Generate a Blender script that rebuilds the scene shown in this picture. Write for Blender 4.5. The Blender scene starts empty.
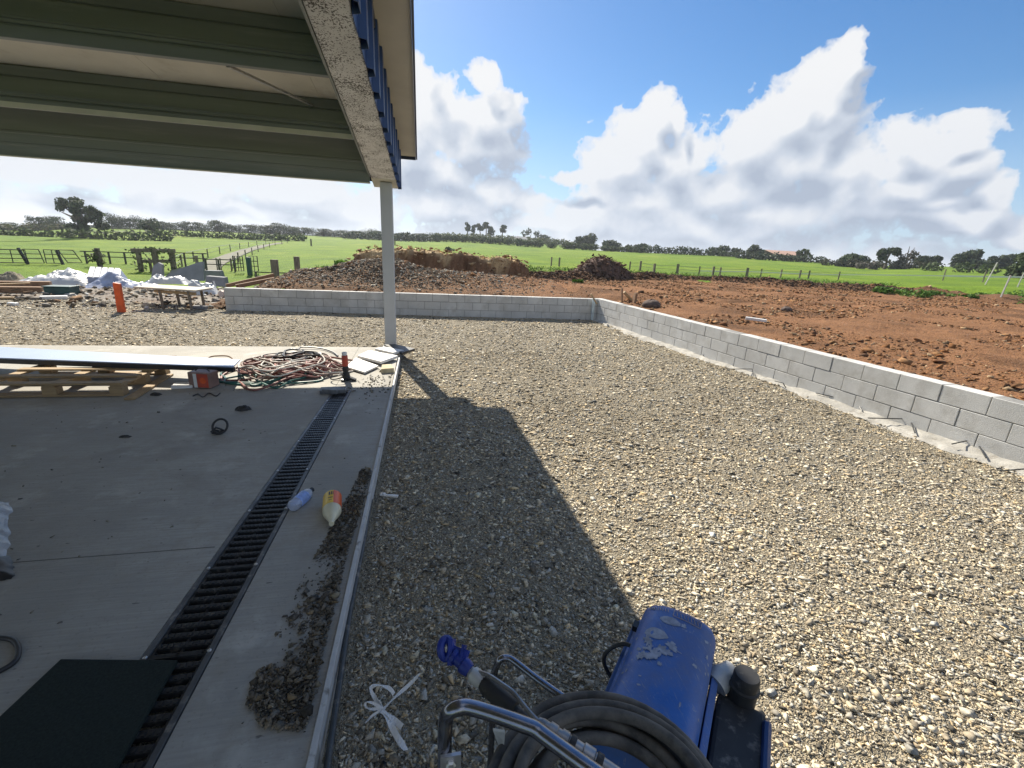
import bpy, bmesh, math, random
import numpy as np
from mathutils import Vector, Matrix
random.seed(7); RNG = np.random.default_rng(11)
S = bpy.context.scene
COL = S.collection
R_ = math.radians
# ------------------------------------------------------------------ camera survey (metres, +Y along the slab edge)
F = 446.0; H = 1.54
def _basis():
    vy = np.array([420-512, 247-384, F]); vy /= np.linalg.norm(vy)
    vx = np.array([2700-512, 360-384, F]); vx -= vy*(vx@vy); vx /= np.linalg.norm(vx)
    vz = np.cross(vx, vy)
    return np.stack([vx, vy, vz])
RM = _basis()
def ray(px, py): return RM@np.array([px-512., py-384., F])
def P(px, py, z=0.):
    d = ray(px, py); t = (z-H)/d[2]; return Vector((d[0]*t, d[1]*t, z))
def Q(px, py, y):
    d = ray(px, py); t = y/d[1]; return Vector((d[0]*t, y, H+d[2]*t))
def D_(px, py, depth):                      # point at optical depth
    d = ray(px, py); t = depth/F; return Vector((d[0]*t, d[1]*t, H+d[2]*t))
def depth_of(p): return float(RM[:,2]@np.array([p[0], p[1], p[2]-H]))
def hpx(n, p): return n*depth_of(p)/F

# ------------------------------------------------------------------ noise
def _hash(ix, iy, s): 
    v = np.sin(ix*127.1+iy*311.7+s*74.7)*43758.5453
    return v-np.floor(v)
def vnoise(x, y, s=0):
    x = np.asarray(x, float); y = np.asarray(y, float)
    ix = np.floor(x); iy = np.floor(y); fx = x-ix; fy = y-iy
    fx = fx*fx*(3-2*fx); fy = fy*fy*(3-2*fy)
    a = _hash(ix, iy, s); b = _hash(ix+1, iy, s); c = _hash(ix, iy+1, s); d = _hash(ix+1, iy+1, s)
    return (a*(1-fx)+b*fx)*(1-fy)+(c*(1-fx)+d*fx)*fy
def fbm(x, y, s=0, o=4):
    t = 0; a = .5; f = 1
    for k in range(o):
        t = t+a*(vnoise(np.asarray(x)*f, np.asarray(y)*f, s+k)-.5)*2; a *= .5; f *= 2.03
    return t
def sstep(a, b, x):
    t = np.clip((np.asarray(x, float)-a)/(b-a), 0, 1); return t*t*(3-2*t)

# ------------------------------------------------------------------ materials
def new_mat(name):
    m = bpy.data.materials.new(name); m.use_nodes = True
    nt = m.node_tree; b = nt.nodes['Principled BSDF']
    return m, nt, b
def N(nt, t, **kw):
    n = nt.nodes.new(t)
    for k, v in kw.items():
        if k.startswith('i_'): n.inputs[k[2:].replace('_', ' ')].default_value = v
        else: setattr(n, k, v)
    return n
def mixc(nt, fac, a, b, mode='MIX'):
    n = nt.nodes.new('ShaderNodeMix'); n.data_type = 'RGBA'; n.blend_type = mode
    for sock, v in ((n.inputs[0], fac), (n.inputs[6], a), (n.inputs[7], b)):
        if hasattr(v, 'is_output') or hasattr(v, 'links'): nt.links.new(v, sock)
        elif isinstance(v, (int, float)): sock.default_value = v
        else: sock.default_value = (*v, 1) if len(v) == 3 else v
    return n.outputs[2]
def ramp(nt, src, stops):
    n = nt.nodes.new('ShaderNodeValToRGB'); cr = n.color_ramp
    while len(cr.elements) < len(stops): cr.elements.new(.5)
    for e, (p, c) in zip(cr.elements, stops):
        e.position = p; e.color = (*c, 1) if not isinstance(c, (int, float)) else (c, c, c, 1)
    nt.links.new(src, n.inputs[0]); return n.outputs[0]
def coords(nt, scale=(1, 1, 1), kind='Object'):
    tc = nt.nodes.new('ShaderNodeTexCoord'); mp = nt.nodes.new('ShaderNodeMapping')
    mp.inputs['Scale'].default_value = scale
    nt.links.new(tc.outputs[kind], mp.inputs[0]); return mp.outputs[0]
def noise(nt, vec, scale, detail=4, rough=.55, dist=0):
    n = N(nt, 'ShaderNodeTexNoise'); n.inputs['Scale'].default_value = scale
    n.inputs['Detail'].default_value = detail; n.inputs['Roughness'].default_value = rough
    n.inputs['Distortion'].default_value = dist
    nt.links.new(vec, n.inputs['Vector']); return n.outputs['Fac']
def voro(nt, vec, scale, feature='F1', out='Distance', rand=1):
    n = N(nt, 'ShaderNodeTexVoronoi'); n.feature = feature; n.inputs['Scale'].default_value = scale
    n.inputs['Randomness'].default_value = rand
    nt.links.new(vec, n.inputs['Vector']); return n.outputs[out]
def bump(nt, b, h, strength=.3, dist=.02):
    n = N(nt, 'ShaderNodeBump'); n.inputs['Strength'].default_value = strength; n.inputs['Distance'].default_value = dist
    nt.links.new(h, n.inputs['Height']); nt.links.new(n.outputs[0], b.inputs['Normal'])
def math_(nt, op, a, b=None, c=None):
    n = nt.nodes.new('ShaderNodeMath'); n.operation = op
    for s, v in zip(n.inputs, (a, b, c)):
        if v is None: continue
        if isinstance(v, (int, float)): s.default_value = v
        else: nt.links.new(v, s)
    return n.outputs[0]
def mat(name, c, rough=.6, metal=0., var=.25, scale=8, bmp=.0, bscale=None, dirt=None, dscale=30, dlo=.55, dhi=.7, stretch=(1, 1, 1), spec=None):
    """a worn surface: colour varied by noise, optional dirt specks and fine relief"""
    m, nt, b = new_mat(name)
    v = coords(nt, stretch)
    n1 = noise(nt, v, scale, 5)
    dk = tuple(x*(1-var) for x in c); lt = tuple(min(1, x*(1+var)) for x in c)
    col = ramp(nt, n1, [(.3, dk), (.7, lt)])
    if dirt is not None:
        n2 = noise(nt, v, dscale, 6, .65)
        f = ramp(nt, n2, [(dlo, 0), (dhi, 1)])
        col = mixc(nt, f, col, dirt)
    nt.links.new(col, b.inputs['Base Color'])
    b.inputs['Roughness'].default_value = rough; b.inputs['Metallic'].default_value = metal
    if spec is not None: b.inputs['Specular IOR Level'].default_value = spec
    if bmp: bump(nt, b, noise(nt, v, bscale or scale*6, 5, .6), bmp, .01)
    return m
def attr_mat(name, rough=.85, nscale=60, namt=.35, bmp=.3, spec=.3, trans=0):
    m, nt, b = new_mat(name)
    a = N(nt, 'ShaderNodeAttribute'); a.attribute_name = 'tint'
    v = coords(nt); n1 = noise(nt, v, nscale, 3)
    f = ramp(nt, n1, [(.25, 1-namt), (.75, 1+namt*.4)])
    col = mixc(nt, 1.0, a.outputs['Color'], f, 'MULTIPLY')
    nt.links.new(col, b.inputs['Base Color']); b.inputs['Roughness'].default_value = rough
    b.inputs['Specular IOR Level'].default_value = spec
    if bmp: bump(nt, b, n1, bmp, .004)
    if trans:
        t = N(nt, 'ShaderNodeBsdfTranslucent'); nt.links.new(col, t.inputs['Color'])
        mx = N(nt, 'ShaderNodeMixShader'); mx.inputs[0].default_value = trans
        nt.links.new(b.outputs[0], mx.inputs[1]); nt.links.new(t.outputs[0], mx.inputs[2])
        nt.links.new(mx.outputs[0], nt.nodes['Material Output'].inputs[0])
    return m

M = {}
def mk_ground_mats():
    # crushed rock
    m, nt, b = new_mat('gravel_bed'); v = coords(nt)
    vo = N(nt, 'ShaderNodeTexVoronoi'); vo.inputs['Scale'].default_value = 70; nt.links.new(v, vo.inputs['Vector'])
    vo2 = N(nt, 'ShaderNodeTexVoronoi'); vo2.inputs['Scale'].default_value = 190; nt.links.new(v, vo2.inputs['Vector'])
    sep = N(nt, 'ShaderNodeSeparateColor'); nt.links.new(vo.outputs['Color'], sep.inputs[0])
    sep2 = N(nt, 'ShaderNodeSeparateColor'); nt.links.new(vo2.outputs['Color'], sep2.inputs[0])
    c1 = ramp(nt, sep.outputs[0], [(0, (.09, .075, .055)), (.3, (.40, .335, .225)), (.7, (.58, .495, .345)), (1, (.72, .65, .49))])
    c2 = ramp(nt, sep2.outputs[0], [(0, (.09, .075, .055)), (.35, (.40, .335, .225)), (.8, (.58, .49, .345)), (1, (.70, .63, .48))])
    c = mixc(nt, .5, c1, c2)
    big = noise(nt, v, .55, 4); c = mixc(nt, ramp(nt, big, [(.42, 0), (.70, .5)]), c, (.46, .40, .29))
    nt.links.new(c, b.inputs['Base Color']); b.inputs['Roughness'].default_value = .9
    h = math_(nt, 'ADD', vo.outputs['Distance'], math_(nt, 'MULTIPLY', vo2.outputs['Distance'], .5))
    bump(nt, b, h, 1., .05); M['gravel_bed'] = m
    # concrete slab, broomed along X
    m, nt, b = new_mat('slab_concrete'); v = coords(nt)
    n1 = noise(nt, v, 1.1, 6, .6); n2 = noise(nt, v, 7, 6, .65)
    vs = coords(nt, (2.2, 60, 1)); st = noise(nt, vs, 1.6, 4, .6)
    c = ramp(nt, n1, [(.32, (.28, .265, .23)), (.68, (.45, .43, .38))])
    c = mixc(nt, ramp(nt, st, [(.35, .0), (.62, .5)]), c, (.25, .24, .215))
    c = mixc(nt, ramp(nt, n2, [(.50, 0), (.68, .65)]), c, (.30, .275, .225))
    vx = coords(nt, (1, 2.2, 1)); n3 = noise(nt, vx, 16, 3, .5)
    c = mixc(nt, ramp(nt, n3, [(.70, 0), (.74, .85)]), c, (.12, .11, .10))
    n4 = noise(nt, v, 2.3, 5, .65); c = mixc(nt, ramp(nt, n4, [(.56, 0), (.70, .5)]), c, (.58, .555, .5)); n6 = noise(nt, v, .9, 5, .7, .8); c = mixc(nt, ramp(nt, n6, [(.54, 0), (.64, .45)]), c, (.24, .22, .185)); n7 = noise(nt, v, 55, 3, .6); c = mixc(nt, ramp(nt, n7, [(.58, 0), (.70, .5)]), c, (.22, .205, .175))
    nt.links.new(c, b.inputs['Base Color']); b.inputs['Roughness'].default_value = .8
    bump(nt, b, math_(nt, 'ADD', st, math_(nt, 'MULTIPLY', noise(nt, v, 90, 3), .4)), .35, .006); M['slab'] = m
    # red earth
    m, nt, b = new_mat('red_earth'); v = coords(nt)
    a = N(nt, 'ShaderNodeAttribute'); a.attribute_name = 'tint'
    n1 = noise(nt, v, 1.5, 6, .65); n2 = noise(nt, v, 9, 6, .7); n3 = noise(nt, v, 34, 4, .6)
    c = mixc(nt, ramp(nt, n1, [(.42, 0), (.66, .7)]), a.outputs['Color'], (.20, .095, .044))
    c = mixc(nt, ramp(nt, n2, [(.48, 0), (.68, .75)]), c, (.25, .14, .066))
    n4 = noise(nt, v, .6, 3, .55); c = mixc(nt, ramp(nt, n4, [(.48, 0), (.66, .65)]), c, (.115, .062, .033))
    c = mixc(nt, ramp(nt, n2, [(.30, .8), (.46, 0)]), c, (.07, .04, .025))
    c = mixc(nt, ramp(nt, n3, [(.60, 0), (.70, .6)]), c, (.33, .25, .17))
    nt.links.new(c, b.inputs['Base Color']); b.inputs['Roughness'].default_value = .95; b.inputs['Specular IOR Level'].default_value = .15
    bump(nt, b, math_(nt, 'ADD', n2, math_(nt, 'MULTIPLY', n3, .6)), 1.0, .09); M['earth'] = m
    # pasture
    m, nt, b = new_mat('pasture_grass'); v = coords(nt)
    n1 = noise(nt, v, .035, 5, .6); n2 = noise(nt, v, .45, 6, .7); n3 = noise(nt, v, 5, 5, .7)
    c = ramp(nt, n1, [(.35, (.135, .225, .014)), (.65, (.195, .28, .02))])
    c = mixc(nt, ramp(nt, n2, [(.40, 0), (.66, .85)]), c, (.08, .15, .02))
    c = mixc(nt, ramp(nt, n3, [(.45, 0), (.75, .7)]), c, (.065, .115, .018))
    c = mixc(nt, ramp(nt, n3, [(.25, .5), (.40, 0)]), c, (.22, .30, .06))
    n5 = noise(nt, v, .13, 5, .7); c = mixc(nt, ramp(nt, n5, [(.50, 0), (.66, .6)]), c, (.23, .265, .035)); c = mixc(nt, ramp(nt, n5, [(.34, .6), (.48, 0)]), c, (.07, .125, .022))
    nt.links.new(c, b.inputs['Base Color']); b.inputs['Roughness'].default_value = .9; b.inputs['Specular IOR Level'].default_value = .12
    bump(nt, b, n3, .8, .15); M['pasture'] = m
    # yard dirt with stones
    m, nt, b = new_mat('yard_dirt'); v = coords(nt)
    n1 = noise(nt, v, .8, 5, .6); n2 = noise(nt, v, 6, 6, .7)
    c = ramp(nt, n1, [(.35, (.27, .24, .19)), (.6, (.15, .105, .07))])
    c = mixc(nt, ramp(nt, n2, [(.45, 0), (.62, .7)]), c, (.34, .31, .27))
    c = mixc(nt, ramp(nt, n2, [(.28, .8), (.42, 0)]), c, (.09, .08, .06))
    nt.links.new(c, b.inputs['Base Color']); b.inputs['Roughness'].default_value = .95
    bump(nt, b, n2, .9, .06); M['dirt'] = m
mk_ground_mats()
M['stone'] = attr_mat('crushed_stone', .85, 90, .35, .35, .25)
M['clod'] = attr_mat('earth_clod', .95, 30, .4, .5, .1)
M['leaf'] = attr_mat('foliage', .7, .7, .5, 0, .2, .25)
M['bark'] = mat('bark', (.10, .08, .06), .9, var=.4, scale=6, bmp=.5)
M['block'] = mat('concrete_block', (.53, .525, .50), .9, var=.14, scale=2.2, bmp=.4, bscale=120, dirt=(.42, .405, .37), dscale=4, dlo=.48, dhi=.72)
M['mortar'] = mat('mortar', (.24, .235, .22), .95, var=.2, scale=12, bmp=.4)
M['footing'] = mat('rough_concrete', (.36, .345, .31), .95, var=.3, scale=5, bmp=.8, bscale=30, dirt=(.22, .2, .17), dscale=9)
M['post'] = mat('painted_post', (.45, .475, .50), .5, var=.06, scale=3, dirt=(.38, .37, .34), dscale=6, dlo=.6, dhi=.8)
M['purlin'] = mat('dark_purlin_steel', (.19, .212, .205), .45, metal=.25, var=.12, scale=1.5, dirt=(.24, .255, .24), dscale=3, stretch=(.3, 4, 4))
M['sheet'] = mat('cream_roof_sheet', (.60, .57, .48), .55, var=.08, scale=2, dirt=(.42, .37, .28), dscale=3, dlo=.55, dhi=.85)
M['soffit'] = mat('cream_soffit_sheet', (.50, .48, .42), .6, var=.1, scale=2)
M['blue_clad'] = mat('blue_cladding', (.018, .05, .16), .35, metal=.1, var=.2, scale=3)
M['navy'] = mat('navy_trim', (.012, .02, .055), .4, var=.2, scale=3)
M['lip'] = mat('pale_lip', (.55, .54, .46), .4, metal=.1, var=.1, scale=4)
M['gal'] = mat('galvanised_steel', (.5, .5, .5), .38, metal=.8, var=.2, scale=20)
def mk_beam():
    m, nt, b = new_mat('spattered_beam'); v = coords(nt)
    base = ramp(nt, noise(nt, v, 3, 4), [(.3, (.58, .58, .58)), (.7, (.76, .76, .76))])
    cl = noise(nt, v, 5.5, 4, .6); sp = noise(nt, v, 75, 3, .6)
    thr = math_(nt, 'ADD', sp, math_(nt, 'MULTIPLY', math_(nt, 'SUBTRACT', cl, .5), .45))
    f = ramp(nt, thr, [(.545, 0), (.575, 1)])
    c = mixc(nt, f, base, (.055, .05, .045))
    nt.links.new(c, b.inputs['Base Color']); b.inputs['Roughness'].default_value = .6; M['beam'] = m
mk_beam()
M['strip'] = mat('pale_edge_board', (.50, .50, .48), .6, var=.12, scale=5, dirt=(.20, .18, .15), dscale=14, dlo=.57, dhi=.7, bmp=.2)
M['dkpipe'] = mat('dark_pipe', (.05, .055, .055), .5, var=.3, scale=8, dirt=(.2, .18, .15), dscale=25)
M['iron'] = mat('black_cast_grate', (.03, .032, .034), .36, metal=.2, var=.3, scale=20, dirt=(.16, .15, .13), dscale=18, dlo=.58, dhi=.72)
M['gframe'] = mat('grate_frame_steel', (.10, .105, .11), .45, metal=.4, var=.3, scale=12, dirt=(.3, .28, .25), dscale=14)
M['bolt'] = mat('bright_bolt', (.6, .6, .6), .35, metal=.8, var=.1, scale=20)
M['void'] = mat('trench_floor', (.04, .038, .034), .95, var=.4, scale=10)
M['mat_rubber'] = mat('black_rubber_mat', (.017, .025, .022), .9, var=.3, scale=120, bmp=.4, bscale=400, spec=.2)
M['black'] = mat('black_plastic', (.02, .02, .021), .45, var=.3, scale=15)
M['blackdirty'] = mat('dusty_black', (.03, .03, .03), .6, var=.3, scale=15, dirt=(.19, .18, .16), dscale=28, dlo=.56, dhi=.75)
M['wood'] = mat('raw_pine', (.36, .25, .13), .75, var=.25, scale=5, stretch=(1, 14, 14), bmp=.2)
M['woodgrey'] = mat('weathered_timber', (.19, .16, .125), .9, var=.35, scale=5, stretch=(5, 5, 1), bmp=.4)
M['woodbrown'] = mat('brown_timber', (.25, .15, .085), .85, var=.35, scale=4, stretch=(1, 8, 8), bmp=.3)
M['panel_top'] = mat('pale_blue_sheet', (.33, .40, .54), .38, var=.08, scale=2, metal=.1)
M['red'] = mat('faded_red', (.48, .075, .04), .5, var=.2, scale=10)
M['orange'] = mat('orange_paint', (.72, .11, .022), .6, var=.2, scale=8)
M['paper'] = mat('white_paper', (.72, .71, .68), .7, var=.06, scale=8)
M['whitepl'] = mat('white_plastic', (.74, .74, .72), .45, var=.06, scale=8, bmp=.1, bscale=12)
M['tarp'] = mat('white_plastic_sheet', (.52, .52, .50), .4, var=.12, scale=3, bmp=.7, bscale=7)
M['tile'] = mat('white_board', (.72, .71, .68), .6, var=.08, scale=9, dirt=(.5, .48, .45), dscale=30)
M['bluetarp'] = mat('blue_tarp', (.04, .13, .28), .5, var=.3, scale=3, bmp=.5, bscale=9)
M['bluegrey'] = mat('blue_grey_wrap', (.30, .33, .42), .4, var=.3, scale=4, bmp=.5, bscale=9)
M['greenbin'] = mat('dark_green_crate', (.02, .065, .06), .5, var=.3, scale=5)
M['slabgrey'] = mat('grey_slab_piece', (.22, .225, .235), .85, var=.15, scale=4, bmp=.3)
M['hose_red'] = mat('dusty_red_hose', (.30, .12, .10), .55, var=.4, scale=9)
M['hose_green'] = mat('green_hose', (.035, .13, .11), .5, var=.4, scale=9)
M['hose_white'] = mat('offwhite_hose', (.55, .53, .47), .55, var=.2, scale=9)
M['hose_tan'] = mat('pale_brown_hose', (.34, .25, .2), .55, var=.4, scale=9)
M['hydro'] = mat('dusty_black_hydraulic_hose', (.075, .071, .064), .75, var=.3, scale=10, dirt=(.20, .18, .15), dscale=18, dlo=.40, dhi=.75, spec=.3)
M['chrome'] = mat('chromed_tube', (.27, .28, .32), .24, metal=1., var=.12, scale=25, dirt=(.25, .23, .2), dscale=40, dlo=.58, dhi=.75)
M['steel'] = mat('worn_steel', (.34, .34, .34), .4, metal=.8, var=.3, scale=30, dirt=(.1, .09, .08), dscale=35)
M['silver'] = mat('pale_paint_metal', (.5, .5, .48), .5, metal=.3, var=.2, scale=20)
M['valve'] = mat('blue_valve_plastic', (.012, .03, .22), .4, var=.3, scale=30)
M['stake'] = mat('grey_stake', (.42, .41, .37), .7, var=.15, scale=4)
M['gate'] = mat('rusty_pipe', (.09, .085, .075), .7, metal=.3, var=.4, scale=5)
M['barnroof'] = mat('tan_barn_roof', (.45, .28, .2), .7, var=.15, scale=2)
M['barnwall'] = mat('pale_barn_wall', (.5, .47, .42), .8, var=.1, scale=2)
M['window'] = mat('dark_window', (.03, .035, .04), .2, var=.1, scale=2)
M['tape'] = mat('white_fence_tape', (.7, .7, .66), .6, var=.05, scale=2)
M['wire'] = mat('fence_wire', (.25, .25, .24), .5, metal=.6, var=.1, scale=2)
M['track'] = mat('farm_track', (.17, .16, .115), .95, var=.25, scale=.8, dirt=(.12, .17, .05), dscale=1.5, dlo=.55, dhi=.7)
M['label_yel'] = mat('yellow_label', (.80, .50, .02), .4, var=.05, scale=10)
M['label_red'] = mat('red_label', (.70, .10, .02), .4, var=.05, scale=10)
M['label_blk'] = mat('dark_print', (.05, .03, .03), .5, var=.05, scale=10)
M['cream'] = mat('cream_bottle', (.66, .62, .44), .35, var=.08, scale=14)
def mk_cover():
    m, nt, b = new_mat('scuffed_blue_cover'); v = coords(nt)
    base = ramp(nt, noise(nt, v, 6, 5), [(.3, (.02, .09, .34)), (.7, (.035, .135, .44))])
    f = ramp(nt, noise(nt, v, 42, 5, .7), [(.63, 0), (.70, .75)])
    c = mixc(nt, f, base, (.32, .35, .42))
    g = ramp(nt, noise(nt, v, 5, 6, .7), [(.42, 0), (.68, .6)])
    c = mixc(nt, g, c, (.16, .17, .2))
    vz = coords(nt, (30, 4, 4)); sc = noise(nt, vz, 6, 4, .7); c = mixc(nt, ramp(nt, sc, [(.58, 0), (.70, .7)]), c, (.22, .25, .32))
    nt.links.new(c, b.inputs['Base Color']); nt.links.new(ramp(nt, g, [(0, .34), (.35, .7)]), b.inputs['Roughness'])
    bump(nt, b, noise(nt, v, 130, 3), .12, .003); M['cover'] = m
mk_cover()
M['scuff'] = mat('grey_scuff', (.27, .30, .37), .7, var=.35, scale=40)
def mk_clear():
    m, nt, b = new_mat('clear_plastic'); v = coords(nt)
    b.inputs['Base Color'].default_value = (.85, .9, .97, 1); b.inputs['Roughness'].default_value = .15
    b.inputs['Transmission Weight'].default_value = .62; b.inputs['IOR'].default_value = 1.15
    bump(nt, b, noise(nt, v, 30, 3), .3, .01); M['clear'] = m
mk_clear()

# ------------------------------------------------------------------ mesh builder
ORG = {}
class MB:
    def __init__(s): s.v = []; s.f = []; s.c = None
    def add(s, vs, fs):
        o = len(s.v); s.v += [tuple(map(float, q)) for q in vs]; s.f += [tuple(o+i for i in f) for f in fs]; return s
    def box(s, c, sz, rot=None):
        x, y, z = sz[0]/2, sz[1]/2, sz[2]/2
        vs = [Vector((a*x, b_*y, d*z)) for d in (-1, 1) for b_ in (-1, 1) for a in (-1, 1)]
        if rot is not None:
            if not isinstance(rot, Matrix): rot = Matrix.Rotation(rot, 3, 'Z')
            vs = [rot@q for q in vs]
        c = Vector(c)
        return s.add([q+c for q in vs], [(0, 2, 3, 1), (4, 5, 7, 6), (0, 1, 5, 4), (2, 6, 7, 3), (0, 4, 6, 2), (1, 3, 7, 5)])
    def bar(s, a, b, w, h, up=(0, 0, 1)):
        a = Vector(a); b = Vector(b); d = (b-a); L = d.length; d.normalize()
        u = Vector(up); x = d.cross(u)
        if x.length < 1e-4: x = d.cross(Vector((1, 0, 0)))
        x.normalize(); u = x.cross(d)
        m = Matrix((d, x, u)).transposed()
        return s.box((a+b)/2, (L, w, h), m)
    def tube(s, pts, r, n=8, closed=False, caps=True):
        pts = [Vector(p) for p in pts]; k = len(pts)
        rs = r if isinstance(r, (list, tuple)) else [r]*k
        base = len(s.v); prev = None
        for i, p in enumerate(pts):
            if closed: t = pts[(i+1) % k]-pts[i-1]
            else: t = pts[min(i+1, k-1)]-pts[max(i-1, 0)]
            if t.length < 1e-9: t = Vector((0, 0, 1))
            t.normalize()
            if prev is None:
                x = t.cross(Vector((0, 0, 1)))
                if x.length < 1e-3: x = t.cross(Vector((1, 0, 0)))
            else: x = prev-t*prev.dot(t)
            x.normalize(); prev = x.copy(); y = t.cross(x)
            for j in range(n):
                a = 2*math.pi*j/n; q = p+(x*math.cos(a)+y*math.sin(a))*rs[i]; s.v.append(tuple(q))
        m = k if closed else k-1
        for i in range(m):
            i2 = (i+1) % k
            for j in range(n):
                j2 = (j+1) % n
                s.f.append((base+i*n+j, base+i*n+j2, base+i2*n+j2, base+i2*n+j))
        if caps and not closed:
            s.f.append(tuple(base+j for j in reversed(range(n)))); s.f.append(tuple(base+(k-1)*n+j for j in range(n)))
        return s
    def lathe(s, prof, a, axis, n=20):
        """prof: (distance along axis, radius); a: origin"""
        a = Vector(a); ax = Vector(axis).normalized()
        return s.tube([a+ax*q[0] for q in prof], [max(q[1], 1e-4) for q in prof], n)
    def prism(s, poly, z0, z1):
        n = len(poly)
        vs = [(p[0], p[1], z0) for p in poly]+[(p[0], p[1], z1) for p in poly]
        area = sum(poly[i][0]*poly[(i+1) % n][1]-poly[(i+1) % n][0]*poly[i][1] for i in range(n))
        fs = [tuple(range(n-1, -1, -1)), tuple(range(n, 2*n))]+[(i, (i+1) % n, n+(i+1) % n, n+i) for i in range(n)]
        if area < 0: fs = [tuple(reversed(f)) for f in fs]
        return s.add(vs, fs)
    def hull8(s, p): # 8 corners: bottom 4 (ccw) then top 4
        return s.add(p, [(3, 2, 1, 0), (4, 5, 6, 7), (0, 1, 5, 4), (1, 2, 6, 5), (2, 3, 7, 6), (3, 0, 4, 7)])
    def grid(s, fn, nu, nv, closed_u=False):
        o = len(s.v)
        for j in range(nv+1):
            for i in range(nu+1): s.v.append(tuple(map(float, fn(i/nu, j/nv))))
        for j in range(nv):
            for i in range(nu):
                a = o+j*(nu+1)+i; s.f.append((a, a+1, a+nu+2, a+nu+1))
        return s
    def build(s, name, m, parent=None, origin=None, smooth=False, bevel=0, tint=None):
        if parent is not None: o = Vector(ORG[parent.name])
        else:
            if origin is None:
                xs = np.array(s.v); o = Vector((*((xs.min(0)+xs.max(0))/2)[:2], xs[:, 2].min()))
            else: o = Vector(origin)
        me = bpy.data.meshes.new(name)
        me.from_pydata([(a-o.x, b-o.y, c-o.z) for a, b, c in s.v], [], s.f)
        me.materials.append(m)
        if smooth: me.polygons.foreach_set('use_smooth', [True]*len(me.polygons))
        me.update()
        ob = bpy.data.objects.new(name, me); COL.objects.link(ob)
        if parent is not None: ob.parent = parent
        else: ob.location = o
        ORG[ob.name] = tuple(o)
        if tint is not None:
            at = me.color_attributes.new('tint', 'FLOAT_COLOR', 'POINT')
            at.data.foreach_set('color', np.asarray(tint, np.float32).ravel())
        if bevel:
            md = ob.modifiers.new('bevel', 'BEVEL'); md.width = bevel; md.segments = 2; md.limit_method = 'ANGLE'
        if smooth:
            md = ob.modifiers.new('split', 'EDGE_SPLIT'); md.split_angle = R_(38)
        return ob
def tag(o, label=None, cat=None, group=None, kind=None):
    if label: o['label'] = label
    if cat: o['category'] = cat
    if group: o['group'] = group
    if kind: o['kind'] = kind
    return o
def thing(name, loc, label, cat, group=None):
    o = bpy.data.objects.new(name, None); COL.objects.link(o); o.location = loc; o.empty_display_size = .1
    ORG[o.name] = tuple(loc); return tag(o, label, cat, group)
def copy_tree(o, loc=None, rz=None, sc=None, label=None, parent=None):
    c = o.copy(); COL.objects.link(c)
    if parent is not None: c.parent = parent
    if loc is not None: c.location = loc
    if rz is not None: c.rotation_euler = (0, 0, rz)
    if sc is not None: c.scale = sc
    if label: c['label'] = label
    for ch in [q for q in o.children]: copy_tree(ch, parent=c)
    return c
def fast_mesh(name, V, Fc, m, tint=None, origin=(0, 0, 0), smooth=False):
    """V (n,3), Fc (m,k) arrays"""
    me = bpy.data.meshes.new(name); k = Fc.shape[1]
    me.vertices.add(len(V)); me.vertices.foreach_set('co', (np.asarray(V)-np.array(origin)).astype(np.float32).ravel())
    me.loops.add(Fc.size); me.loops.foreach_set('vertex_index', Fc.astype(np.int32).ravel())
    me.polygons.add(len(Fc)); me.polygons.foreach_set('loop_start', np.arange(0, Fc.size, k, dtype=np.int32))
    me.update(calc_edges=True); me.validate()
    if smooth: me.polygons.foreach_set('use_smooth', [True]*len(me.polygons))
    if tint is not None:
        at = me.color_attributes.new('tint', 'FLOAT_COLOR', 'POINT')
        t = np.ones((len(V), 4), np.float32); t[:, :3] = tint
        at.data.foreach_set('color', t.ravel())
    me.materials.append(m)
    return me
def link(name, me, parent=None, loc=(0, 0, 0)):
    o = bpy.data.objects.new(name, me); COL.objects.link(o); o.location = loc
    if parent is not None: o.parent = parent
    return o

# ------------------------------------------------------------------ terrain
KD = np.array([0., 14., 18., 20., 22., 24., 26., 28., 30., 33., 40., 70., 100., 150., 200., 260., 340., 600., 1200., 4000.])
def _terrain_table():
    cols = {  # pixel column: [(distance, pixel row)]
        0:   [(33, 264), (90, 243), (170, 230.5)],
        100: [(33, 265), (90, 241.5), (175, 227.5)],
        180: [(32, 268), (100, 241), (180, 229.5)],
        250: [(28, 273), (110, 242), (190, 233)],
        330: [(24, 269), (120, 243), (190, 236)],
        400: [(22, 266), (120, 244), (170, 240.5)],
        470: [(22, 267), (100, 249), (150, 243), (220, 238.5)],
        550: [(22, 270), (100, 253), (150, 248), (220, 243)],
        620: [(22, 275), (100, 256.5), (150, 251.5)],
        700: [(24, 280.5), (100, 260), (140, 254.5)],
        790: [(26, 283), (100, 266), (140, 260)],
        860: [(28, 285.5), (100, 271), (140, 265)],
        940: [(29, 287.5), (60, 277), (110, 271), (160, 266)],
        1024: [(29, 290.5), (60, 281), (110, 274), (160, 269)]}
    az = []; Z = []
    for c, L in cols.items():
        d = ray(c, L[-1][1]); az.append(math.atan2(d[0], d[1]))
        ds = [l[0] for l in L]; zs = []
        for dd, row in L:
            r = ray(c, row); zs.append(H+dd*r[2]/math.hypot(r[0], r[1]))
        dl = ds[-1]; zl = zs[-1]
        ds = [0, 14, ds[0]-4]+ds+[dl+40, dl+120, 700, 4000]; zs = [-.5, -.4, -.4]+zs+[zl+.3, zl-2, zl-12, -60]
        Z.append(np.interp(KD, ds, zs))
    return np.array(az), np.array(Z)
T_AZ, T_Z = _terrain_table()
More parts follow.
